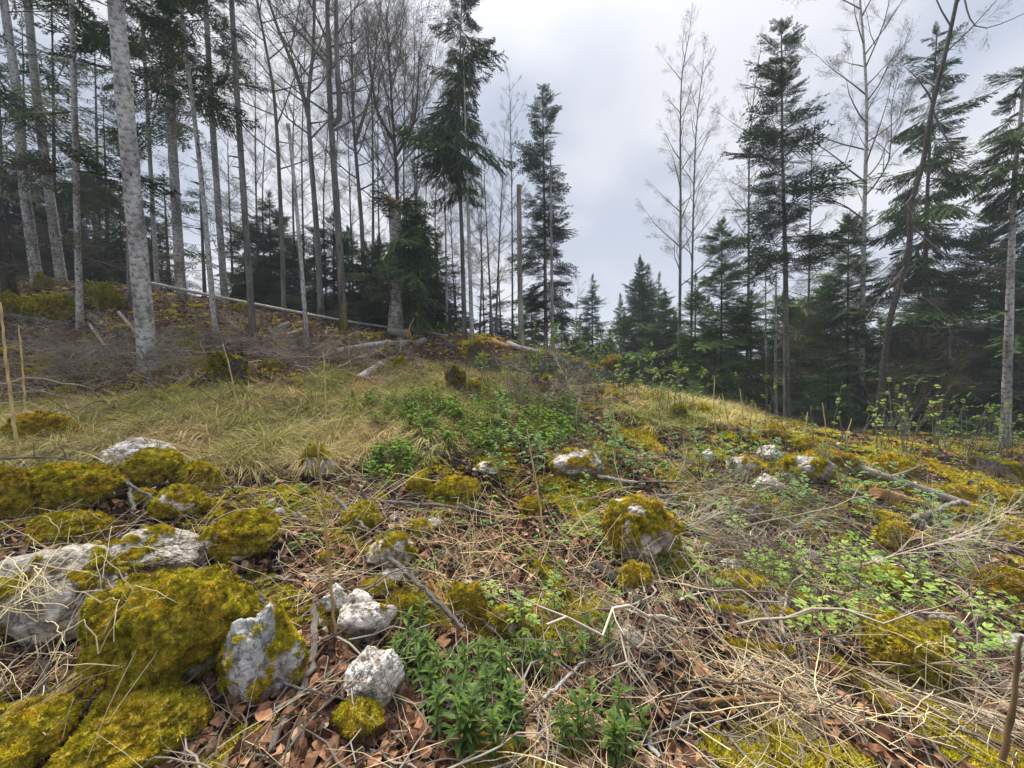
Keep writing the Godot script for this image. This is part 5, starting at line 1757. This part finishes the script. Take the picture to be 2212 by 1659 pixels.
func shrub(label: String, q: Vector2, tall: float, stems: int, leaves: float, size: float, group := "") -> void:
	var foot := hit(q)
	var root := thing("young_shrub", label, "shrub", foot, group)
	var place := []
	var tints := PackedColorArray()
	for i in stems:
		var g := Geo.new()
		var a := rng.randf() * TAU
		var ends := []
		limb_grow(g, Vector3(cos(a), 0, sin(a)) * 0.05 - Vector3.UP * 0.03, Vector3(cos(a) * 0.28, 1, sin(a) * 0.28).normalized(), tall * rng.randf_range(0.7, 1.05), 0.007, 0, ends, 0.05, 0.07)
		part("stem", g.mesh(), mats.twig_bark, root)
		for en in ends:
			for k in 1 + int(leaves):
				if rng.randf() > leaves:
					continue
				place.append(Transform3D(basis_of(bend((en[1] as Vector3) + Vector3.DOWN * 0.2, 0.6), size * rng.randf_range(0.6, 1.2), rng.randf_range(-0.5, 0.5)), (en[0] as Vector3) + (en[1] as Vector3) * (en[2] as float) * rng.randf_range(0.0, 0.5)))
				tints.append(tone(Color(0.19, 0.26, 0.07), 0.3))
	many("foliage", shapes.compound, mats.leaf, place, tints, root)


func stalk(called: String, label: String, group: String, pts: Array, w: float, col: Color, category := "dry stalk") -> void:
	# a dry stem from a place on the ground; the other points stand at the same distance
	var foot := hit(pts[0])
	var raw := PackedVector3Array([Vector3(0, -0.02, 0)])
	for i in range(1, pts.size()):
		raw.append(at(pts[i], -foot.z) - foot)
	var root := thing(called, label, category, foot, group)
	var line := finely(raw, 0.06)
	var g := Geo.new()
	var radii := PackedFloat32Array()
	var tints := PackedColorArray()
	var r: float = w * -foot.z / FOCAL / 2.0
	for i in line.size():
		line[i] += Vector3(rng.randfn(), 0, rng.randfn()) * 0.0025
		radii.append(lerpf(r, r * 0.55, i / float(line.size() - 1)) * (1.22 if i % 4 == 0 else 1.0))
		tints.append(col * (rng.randf_range(0.85, 1.1) * (0.7 if i % 4 == 0 else 1.0)))
	g.tube(line, radii, 6, tints)
	g.t.clear()
	part("stem", g.mesh(), mats.straw, root)


func plants() -> void:
	cover_kit()
	for k in 9:
		var m := StandardMaterial3D.new()
		m.albedo_color = [Color(0.055, 0.105, 0.012), Color(0.085, 0.145, 0.018), Color(0.036, 0.07, 0.01), Color(0.2, 0.31, 0.05), Color(0.16, 0.27, 0.045), Color(0.25, 0.36, 0.075), Color(0.12, 0.21, 0.06), Color(0.1, 0.18, 0.05), Color(0.14, 0.24, 0.08)][k].linear_to_srgb()
		m.roughness = 0.55
		m.metallic_specular = 0.35
		m.cull_mode = BaseMaterial3D.CULL_DISABLED
		m.vertex_color_use_as_albedo = true
		m.backlight_enabled = true
		m.backlight = Color(0.5, 0.55, 0.2)
		leaf_mats.append(m)
	surface("sprout_stem", 0.8)
	mats.sprout_stem.albedo_color = Color(0.22, 0.2, 0.09).linear_to_srgb()
	# herbs at the bottom of the picture
	var protos := []
	for k in 6:
		protos.append(herb_plant(rng.randf_range(0.13, 0.22)))
	var beds := [[V(1030, 1530), 160, 135, 42, "dark green herb with whorled pointed leaves, in the bottom middle bed"], [V(1330, 1615), 130, 50, 12, "dark green herb with whorled pointed leaves, right of the bottom middle bed"], [V(900, 1420), 60, 60, 10, "dark green herb shoot at the right foot of the net cracked white stone"], [V(1200, 1400), 130, 90, 10, "single dark green herb shoot scattered in the straw above the bottom bed"]]
	var used := 0
	for b in beds:
		for i in b[3]:
			var a := rng.randf() * TAU
			var rr := sqrt(rng.randf())
			var p := hit((b[0] as Vector2) + Vector2(cos(a) * b[1], sin(a) * b[2]) * rr)
			if used < 6:
				protos[used].position = p
				protos[used].set_meta("label", b[4])
				protos[used].set_meta("group", "dark green herbs at the bottom")
			else:
				again(protos[used % 6], p, rng.randf() * TAU, rng.randf_range(0.75, 1.15), b[4], "dark green herbs at the bottom")
			used += 1
	# light green shoots on the right
	var tall_one := sprout(0.55, 22, 0.13, 3, "tallest light green sprout amid the right foreground")
	tall_one.position = hit(V(1852, 1345))
	again(tall_one, hit(V(1800, 1320)), 2.0, 0.85, "light green sprout just left of the tallest one")
	again(tall_one, hit(V(1905, 1350)), 4.0, 0.8, "light green sprout just right of the tallest one")
	var low_one := sprout(0.27, 13, 0.115, 3, "low light green sprout below the pale barkless stick")
	low_one.position = hit(V(1670, 1285))
	low_one.set_meta("group", "light green shoots on the right")
	var fresh := [[V(1630, 1250), "light green sprout at the end of the pale barkless stick"], [V(1710, 1262), "light green sprout over the dark thin branch"], [V(1745, 1300), "light green sprout left of the tall sprouts' feet"], [V(1820, 1385), "light green sprout in front of the tall sprouts"], [V(1880, 1405), "light green sprout above the bright moss dome"], [V(1750, 1395), "light green sprout left of the bright moss dome"], [V(1980, 1340), "light green sprout right of the tall sprouts"], [V(2030, 1330), "light green sprout behind the duller moss boulder"], [V(2060, 1255), "light green sprout left of the orange brown moss boulder"], [V(2120, 1370), "light green sprout below the orange brown moss boulder"], [V(2160, 1440), "light green sprout by the pale slab at the right edge"], [V(2100, 1480), "light green sprout right of the bright moss dome"], [V(2185, 1375), "light green sprout touching the right edge"], [V(1590, 1180), "light green sprout right of the golden moss boulder"], [V(1690, 1150), "light green sprout under the pale pointed stone"], [V(1720, 1105), "light green sprout below the dappled grey boulder"], [V(1640, 1110), "light green sprout over the lichen grey stone"], [V(1560, 1140), "light green sprout beside the reddish brown stick"], [V(1870, 1130), "light green sprout at the reddish rotten log"], [V(1130, 1385), "light green sprout beside the lichen white stone"], [V(1195, 1320), "light green sprout in the middle of the straw"], [V(1270, 1085), "light green sprout under the flat topped slab's moss"], [V(1060, 1335), "light green sprout behind the lichen white stone"], [V(1530, 1060), "light green sprout left of the grey and mossy stone"], [V(2090, 1220), "light green sprout behind the small orange moss knoll"], [V(1980, 1260), "light green sprout right of the moss mound behind the tall ones"]]
	for f in fresh:
		again(low_one, hit(f[0]), rng.randf() * TAU, rng.randf_range(0.7, 1.15), f[1])
	var dull := sprout(0.3, 9, 0.13, 6, "dull green bramble like shoot on the middle slope")
	dull.position = hit(V(1180, 900))
	dull.set_meta("group", "dull green shoots on the slope")
	for i in 110:
		var q := V(rng.randf_range(900, 1560), rng.randf_range(835, 1040))
		if i > 60:
			q = V(rng.randf_range(1560, 2210), rng.randf_range(950, 1170))
		again(dull, hit(q), rng.randf() * TAU, rng.randf_range(0.6, 1.3), "dull green bramble like shoot on the middle slope" if i <= 60 else "dull green bramble like shoot on the right hand slope", "dull green shoots on the slope")
	# young shrubs between clearing and gap
	var ss := [[V(1215, 830), 0.95, 5, "leafing shrub left of the splintered stump, tallest of its clump"], [V(1160, 840), 0.8, 5, "leafing shrub below the fallen lichen grey trunk"], [V(1255, 850), 1.0, 6, "leafing shrub right behind the brush heap"], [V(1290, 880), 0.9, 4, "leafing shrub with dark stems above the flat topped slab"], [V(1365, 855), 1.1, 4, "upright leafing shrub right of the splintered stump"], [V(1345, 880), 0.8, 3, "small leafing shrub in front of the splintered stump"], [V(1445, 905), 0.95, 5, "leafing shrub with pale drooping leaves at the crest"], [V(1480, 890), 0.85, 4, "leafing shrub beside the mossy ledge"], [V(1420, 880), 0.7, 4, "leafing shrub between the two crest shrubs"], [V(1120, 880), 0.7, 4, "leafing shrub left of the brush heap"], [V(1060, 850), 0.6, 3, "leafing shrub behind the moss capped stump"], [V(1300, 800), 1.0, 5, "leafing shrub behind the splintered stump"], [V(1185, 790), 0.9, 5, "leafing shrub under the dead spruce boughs"], [V(965, 770), 0.7, 4, "thin shrub at the bare pole's foot"], [V(900, 725), 0.8, 3, "thin leafing shrub beside the broken spruce"], [V(1900, 975), 0.9, 6, "leafing shrub in front of the crooked tree"], [V(1960, 985), 0.9, 6, "leafing shrub right of the crooked tree's foot"], [V(2030, 990), 1.0, 7, "broad leafing shrub before the dark wood on the right"], [V(2085, 985), 0.9, 6, "leafing shrub left of the pale edge trunk"], [V(2150, 990), 0.85, 5, "leafing shrub at the pale edge trunk's foot"], [V(1840, 965), 0.7, 4, "leafing shrub left of the crooked tree's foot"], [V(2190, 1010), 0.8, 5, "leafing shrub at the right edge behind the sawn stump"], [V(225, 690), 0.9, 5, "green leafing shrub beside the tall moss heap on the left"], [V(395, 745), 0.6, 4, "small green shrub in the slash right of the thickest trunk"]]
	for s in ss:
		shrub(s[3], s[0], s[1], s[2], 2.6 if s[0].x < 1600 else 1.3, 0.13)
	boughs()
	for i in 26:
		var q := V(rng.randf_range(1080, 1560), rng.randf_range(800, 960))
		thin_sapling("thin bare upright sapling on the slope below the sky gap", "thin bare saplings below the gap", q, rng.randf_range(0.5, 1.15))
	for i in 14:
		thin_sapling("thin bare upright sapling before the dark wood on the right", "thin bare saplings before the right wood", V(rng.randf_range(1560, 2200), rng.randf_range(930, 1000)), rng.randf_range(0.5, 1.1))
	# dry canes that stand up
	var tan := Color(0.55, 0.42, 0.2)
	stalk("dry_cane", "tall tan cane at the left edge, tallest in the foreground", "", [V(42, 1003), V(17, 810), V(1, 652)], 7, tan)
	stalk("dry_cane", "thinner tan cane with a broken crossing top beside the tallest one", "", [V(56, 895), V(48, 780), V(40, 702)], 4.5, tan)
	stalk("dry_cane", "long brown cane rising in the middle left straw", "", [V(727, 1392), V(708, 1190), V(684, 936)], 7, Color(0.42, 0.3, 0.13))
	stalk("dry_cane", "straight cane leaning left in the centre of the foreground", "", [V(1180, 1198), V(1163, 1070), V(1138, 928)], 5, tan)
	stalk("dry_cane", "thin cane before the broad mossy stump", "", [V(511, 868), V(497, 800), V(481, 742)], 3, tan)
	stalk("dry_cane", "thin cane in the grass left of the sawn lone log", "", [V(705, 900), V(702, 820), V(698, 758)], 3, tan)
	stalk("dry_cane", "dark dead cane at the lower right edge", "", [V(2165, 1659), V(2185, 1530), V(2204, 1375)], 13, Color(0.16, 0.11, 0.06))
	stalk("dry_cane", "hooked yellow cane right of the green herb bed", "", [V(1330, 1010), V(1326, 900), V(1318, 820)], 3, tan)
	var cr := [[1548, 940, 815], [1745, 985, 890], [1790, 1000, 870], [1835, 985, 905], [1610, 935, 840], [1575, 930, 850], [1505, 960, 860], [1640, 955, 870], [890, 730, 690], [760, 800, 735], [1250, 940, 850], [1650, 1005, 900]]
	var cl := ["slim upright cane on the crest before the dark young fir", "slim cane before the low dark fir of the right wood", "slanting cane left of the crooked tree", "slim cane at the crooked tree's foot", "slim cane below the two thin poles", "short slim cane left of the two thin poles", "slim cane above the mossy ledge", "slim cane behind the orange backed rotten log", "slim cane beside the broken spruce's foot", "slim cane left of the little log pile", "slim cane above the flat topped slab", "slim cane over the orange backed rotten log"]
	for i in cr.size():
		stalk("dry_cane", cl[i], "", [V(cr[i][0], cr[i][1]), V(cr[i][0] - 6, (cr[i][1] + cr[i][2]) / 2.0), V(cr[i][0] + rng.randf_range(-16, 6), cr[i][2])], 2.6, tan)
	# bent pale stalks in the near corners
	var pale := Color(0.66, 0.56, 0.35)
	for i in 46:
		var q := V(rng.randf_range(-30, 300), rng.randf_range(1330, 1650))
		if i > 32:
			q = V(rng.randf_range(10, 250), rng.randf_range(1120, 1330))
		bent_stalk(q, "pale bent dry stalk hanging over the lower left boulders" if i <= 32 else "pale bent dry stalk before the grey ridge on the left", "bent stalks on the left", pale, rng.randf_range(0.25, 0.6), -0.6)
	for i in 54:
		var q := V(rng.randf_range(1830, 2230), rng.randf_range(1480, 1660))
		if i > 34:
			q = V(rng.randf_range(1480, 1800), rng.randf_range(1540, 1655))
		bent_stalk(q, "pale bent dry stalk in the bottom right corner" if i <= 34 else "pale bent dry stalk along the bottom, left of the corner tangle", "bent stalks on the right", pale, rng.randf_range(0.2, 0.42), 0.5)
	for i in 24:
		bent_stalk(V(rng.randf_range(560, 800), rng.randf_range(960, 1200)), "pale bent dry stalk draped around the half hidden stone", "bent stalks in the middle", pale, rng.randf_range(0.3, 0.6), 0.6)
	for i in 16:
		bent_stalk(V(rng.randf_range(80, 380), rng.randf_range(760, 850)), "pale broken dry stalk in the stubble before the thickest trunk", "broken stalks on the slope", pale, rng.randf_range(0.5, 0.9), 0.8)


func bent_stalk(q: Vector2, label: String, group: String, col: Color, long: float, toward: float) -> void:
	var foot := hit_top(q)
	if foot.z > -1.5:
		foot = hit_top(q + Vector2(0, -150))
	var root := thing("bent_stalk", label, "dry stalk", foot, group)
	var a := rng.randf_range(-0.9, 0.9) + (PI if toward < 0.0 else 0.0) + (0.0 if rng.randf() < 0.7 else PI)
	var out := Vector3(cos(a), 0, sin(a) - 0.15).normalized()
	var up := out * rng.randf_range(0.3, 1.2) + Vector3.UP * rng.randf_range(0.25, 0.9)
	var p := Vector3(0, -0.02, 0)
	var k1 := p + up.normalized() * long * rng.randf_range(0.35, 0.6)
	var k2 := k1 + (out.rotated(Vector3.UP, rng.randf_range(-1.2, 1.2)) * 0.9 + Vector3.DOWN * rng.randf_range(0.1, 0.75)).normalized() * long * rng.randf_range(0.4, 0.7)
	var g := Geo.new()
	var line := PackedVector3Array()
	for i in 5:
		line.append(p.lerp(k1, i / 5.0) + Vector3(rng.randfn(), rng.randfn(), rng.randfn()) * 0.004)
	for i in 6:
		line.append(k1.lerp(k2, i / 5.0) + Vector3(rng.randfn(), rng.randfn(), rng.randfn()) * 0.004)
	var radii := PackedFloat32Array()
	var tints := PackedColorArray()
	var r := rng.randf_range(0.0016, 0.0031)
	var tone_ := rng.randf_range(0.75, 1.15)
	for i in line.size():
		var lowest := top_y(line[i].x + foot.x, line[i].z + foot.z) - foot.y + 0.01
		if i > 0:
			line[i].y = maxf(line[i].y, lowest)
		line[i].z = minf(line[i].z, -1.25 - foot.z)
		radii.append(lerpf(r, r * 0.6, i / 10.0))
		tints.append(Color(col.r * tone_, col.g * tone_, col.b * tone_ * rng.randf_range(0.9, 1.1)))
	g.tube(line, radii, 5, tints)
	g.t.clear()
	part("stem", g.mesh(), mats.straw, root)


func thin_sapling(label: String, group: String, q: Vector2, tall: float) -> void:
	var root := thing("thin_sapling", label, "sapling", hit(q), group)
	var g := Geo.new()
	var ends := []
	limb_grow(g, Vector3(0, -0.03, 0), Vector3(rng.randfn() * 0.1, 1, rng.randfn() * 0.1).normalized(), tall, 0.006, 0, ends, 0.08, 0.05)
	part("stem", g.mesh(), mats.twig_bark, root)
	var place := []
	var tints := PackedColorArray()
	for en in ends:
		place.append(Transform3D(basis_of(bend(en[1], 0.4), 0.07 + rng.randf() * 0.06, rng.randf()), (en[0] as Vector3) + (en[1] as Vector3) * 0.08))
		tints.append(tone(Color(0.22, 0.29, 0.07), 0.3))
	many("young_leaves", shapes.compound, mats.leaf, place, tints, root)


func boughs() -> void:             # dead spruce tops left lying
	var foot := hit(V(1190, 800))
	var root := thing("dead_boughs", "heap of bluish grey dead spruce boughs below the sky gap", "brushwood", foot)
	tag(root, "", "", "", "stuff")
	var place := []
	var tints := PackedColorArray()
	for i in 15:
		var p := foot + Vector3(rng.randfn() * 1.0, 0, rng.randfn() * 0.5)
		p.y = ground_y(p.x, p.z) + rng.randf() * 0.35
		var a := rng.randf() * TAU
		place.append(Transform3D(basis_of(Vector3(cos(a), rng.randf_range(-0.1, 0.35), sin(a)), rng.randf_range(0.7, 1.3), rng.randf_range(-1, 1)), p - foot))
		tints.append(tone(Color(0.13, 0.155, 0.13), 0.25))
	many("boughs", shapes.spruce[0], mats.needles, place, tints, root)


# ---------------------------------------------------------------- what covers the ground

func cover() -> void:
	cover_kit()
	var straw_p := [[], [], [], [], [], [], [], []]
	var straw_c := []
	for v in 8:
		straw_c.append(PackedColorArray())
	var leaf_p := [[], [], [], [], [], [], [], []]
	var leaf_c := []
	for v in 8:
		leaf_c.append(PackedColorArray())
	var tuss_p := [[], [], [], []]
	var tuss_c := [PackedColorArray(), PackedColorArray(), PackedColorArray(), PackedColorArray()]
	var moss_p := [[], [], []]
	var moss_c := [PackedColorArray(), PackedColorArray(), PackedColorArray()]
	var herb_p := []
	var herb_c := PackedColorArray()
	var rose_p := []
	var rose_c := PackedColorArray()
	var twig_p := []
	var twig_c := PackedColorArray()
	var n := 300000
	for i in n:
		var d := 0.9 + 13.5 * pow(rng.randf(), 1.35)
		var x := d * rng.randf_range(-1.55, 1.55)
		var p := on_ground(x, -d)
		var q := seen_at(p)
		if q.x < -150 or q.x > 2360 or q.y > 1800:
			continue
		var k := patch.get_noise_2d(x * 2.0, -d * 2.0)          # moss where this is high
		var k2 := bump_b.get_noise_2d(x * 0.8 + 40, -d * 0.8)
		var grass := grass_share(q)
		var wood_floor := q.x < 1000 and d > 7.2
		var dice := rng.randf()
		# moss on the ground
		var mossy := smoothstep(0.1, 0.3, k + 0.08 * el(q, 1600, 1050, 800, 200))
		if dice < 0.36:
			if rng.randf() < mossy * (1.0 - grass) * (0.1 if wood_floor else 0.6) * (1.0 - 0.9 * el(q, 300, 1250, 480, 420)):
				for j in 3:
					var s := clampf(0.0065 * d, 0.014, 0.05) * rng.randf_range(0.8, 1.7)
					var o := on_ground(x + rng.randfn() * s * 1.6, -d + rng.randfn() * s * 1.6)
					var v := rng.randi() % 3
					moss_p[v].append(Transform3D(Basis(Vector3.UP, rng.randf() * TAU).scaled(Vector3(s * 1.5, s, s * 1.5)), o + Vector3.UP * 0.012))
					moss_c[v].append(moss_tint(clampf(0.12 + k2 * 0.8, 0, 1)))
			continue
		# fallen beech leaves
		if dice < 0.62:
			var want := 0.58 - (0.22 if q.x > 1450 else 0.0) - grass * 1.6 - mossy * 0.7 + 0.3 * k2
			if wood_floor:
				want = 0.7
			if rng.randf() < want:
				var v := rng.randi() % 8
				var s := rng.randf_range(0.035, 0.085) * (1.0 if d < 6 else 1.5)
				var up := (slope_at(p) if d < 3.0 else Vector3.UP) + Vector3(rng.randfn(), 0, rng.randfn()) * 0.7
				var side := up.cross(Vector3(rng.randfn(), 0, rng.randfn())).normalized()
				up = up.normalized()
				leaf_p[v].append(Transform3D(Basis(side * s, up * s, side.cross(up) * s), p + Vector3.UP * rng.randf_range(0.006, 0.035)))
				var c := Color(0.1, 0.048, 0.03).lerp(Color(0.42, 0.23, 0.13), pow(rng.randf(), 1.7))
				if rng.randf() < 0.1:
					c = Color(0.5, 0.36, 0.24)
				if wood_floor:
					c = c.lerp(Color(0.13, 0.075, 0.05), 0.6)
				leaf_c[v].append(tone(c, 0.35))
			continue
		# lying straw
		if dice < 0.83:
			var want := maxf(maxf(el(q, 1130, 1230, 480, 190), el(q, 1600, 1520, 620, 220)), maxf(el(q, 700, 1060, 240, 160), 0.3 * el(q, 180, 1450, 330, 330)))
			want = maxf(want, 0.9 * el(q, 1400, 1090, 400, 80))
			want = clampf(want * 1.3, 0, 1) * 0.75 * smoothstep(-0.28, 0.1, k2 - k * 0.6) + 0.07 + 0.5 * grass + 0.3 * k2
			if wood_floor:
				want = 0.06
			if q.y < 760:
				want *= 0.4
			if rng.randf() < want * (0.55 if d > 5 else 0.95):
				var v := rng.randi() % 8
				var a := rng.randf() * TAU + k2 * 3.0
				var long := 0.07 + 0.5 * pow(rng.randf(), 1.5)
				var dir := Vector3(cos(a), rng.randfn() * 0.16, sin(a))
				var foot := Vector3(p.x, top_y(p.x, p.z), p.z)
				if foot.y - p.y > 0.05 and rng.randf() < 0.75:
					continue
				var end := Vector3(p.x + dir.x * long, 0, p.z + dir.z * long)
				end.y = top_y(end.x, end.z)
				dir = (end - foot).normalized() + Vector3.UP * absf(rng.randfn()) * 0.14
				var thin := rng.randf_range(0.35, 1.0)
				var bb := basis_of(dir, long, rng.randf() * TAU)
				straw_p[v].append(Transform3D(Basis(bb.x, bb.y * thin, bb.z * thin), foot + Vector3.UP * rng.randf_range(0.008, 0.06)))
				straw_c[v].append(tone(Color(0.7, 0.58, 0.35).lerp(Color(0.34, 0.24, 0.14), pow(rng.randf(), 1.6)), 0.35))
			continue
		# grass tussocks
		if dice < 0.9:
			if rng.randf() < grass * 2.2 + (0.05 if q.y > 820 and q.y < 1150 else 0.0) + (0.12 * el(q, 500, 780, 520, 120)):
				var v := rng.randi() % 4
				var s := (0.16 + 0.5 * pow(rng.randf(), 2.2)) * (1.0 if grass > 0.08 else 0.5)
				var green := clampf(0.42 + k * 1.6 + 0.35 * el(q, 700, 870, 500, 70), 0.0, 1.0)
				var c := Color(0.78, 0.6, 0.3).lerp(Color(0.32, 0.4, 0.08), green * rng.randf_range(0.4, 1.0))
				tuss_p[v].append(Transform3D(Basis(Vector3.UP, rng.randf() * TAU).scaled(Vector3(s, s * rng.randf_range(0.55, 0.95), s)), p - Vector3.UP * 0.01))
				tuss_c[v].append(tone(c, 0.25))
			continue
		# green herbs and rosettes
		if dice < 0.965:
			var bed := maxf(el(q, 1070, 935, 235, 62), maxf(el(q, 850, 1015, 70, 45), 0.7 * el(q, 980, 900, 300, 50)))
			if rng.randf() < bed * 1.6:
				herb_p.append(Transform3D(Basis(Vector3.UP, rng.randf() * TAU).scaled(Vector3.ONE * rng.randf_range(0.12, 0.24)), p))
				herb_c.append(tone(Color(0.15, 0.25, 0.035), 0.35))
			elif rng.randf() < 0.55 * maxf(el(q, 1550, 1050, 760, 330), 0.4 * el(q, 900, 1000, 600, 250)) + 0.12 * el(q, 1250, 850, 350, 120):
				rose_p.append(Transform3D(Basis(Vector3.UP, rng.randf() * TAU).scaled(Vector3.ONE * rng.randf_range(0.05, 0.12)), p + Vector3.UP * 0.01))
				rose_c.append(tone(Color(0.15, 0.24, 0.05), 0.3))
			continue
		# twigs
		if rng.randf() < (0.45 if wood_floor else (0.42 if d < 4.0 else 0.32)):
			var a := rng.randf() * TAU
			var long := rng.randf_range(0.15, 0.7)
			twig_p.append(Transform3D(basis_of(Vector3(cos(a), rng.randfn() * 0.12, sin(a)), long, rng.randf() * TAU), p + Vector3.UP * rng.randf_range(0.005, 0.04)))
			var t := rng.randf()
			twig_c.append(Color(0.1, 0.075, 0.055).lerp(Color(0.36, 0.33, 0.29), t * t))
	stuff("leaf_litter", "reddish brown fallen beech leaves lying between the stones", "leaves", "leaves", shapes.dead_leaf, mats.dead_leaf, leaf_p, leaf_c)
	stuff("lying_straw", "pale broken grass straw lying criss cross over the slope", "straw", "stems", shapes.straw, mats.straw, straw_p, straw_c)
	stuff("tussock_grass", "tan and green arching tussock grass across the middle slope", "grass", "blades", shapes.tussock, mats.leaf, tuss_p, tuss_c)
	stuff("ground_moss", "yellow green moss growing in patches on the ground", "moss", "shoots", shapes.tuft, mats.moss, moss_p, moss_c)
	stuff("green_herbs", "bed of dark green low herbs in the middle of the slope", "herbs", "shoots", [shapes.herb], mats.leaf, [herb_p], [herb_c])
	stuff("ground_herbs", "small light green herbs scattered over the right hand slope", "herbs", "rosettes", [shapes.rosette], mats.leaf, [rose_p], [rose_c])
	stuff("fallen_twigs", "small dead twigs scattered over the whole slope", "twigs", "twigs", [shapes.stick], mats.twig, [twig_p], [twig_c])


func stuff(called: String, label: String, category: String, piece: String, meshes: Array, mat: Material, places: Array, tints: Array) -> void:
	var root := thing(called, label, category)
	tag(root, "", "", "", "stuff")
	var total := 0
	for v in meshes.size():
		if places[v].size():
			many(piece, meshes[v], mat, places[v], tints[v], root)
			total += places[v].size()
	print(called, " ", total)
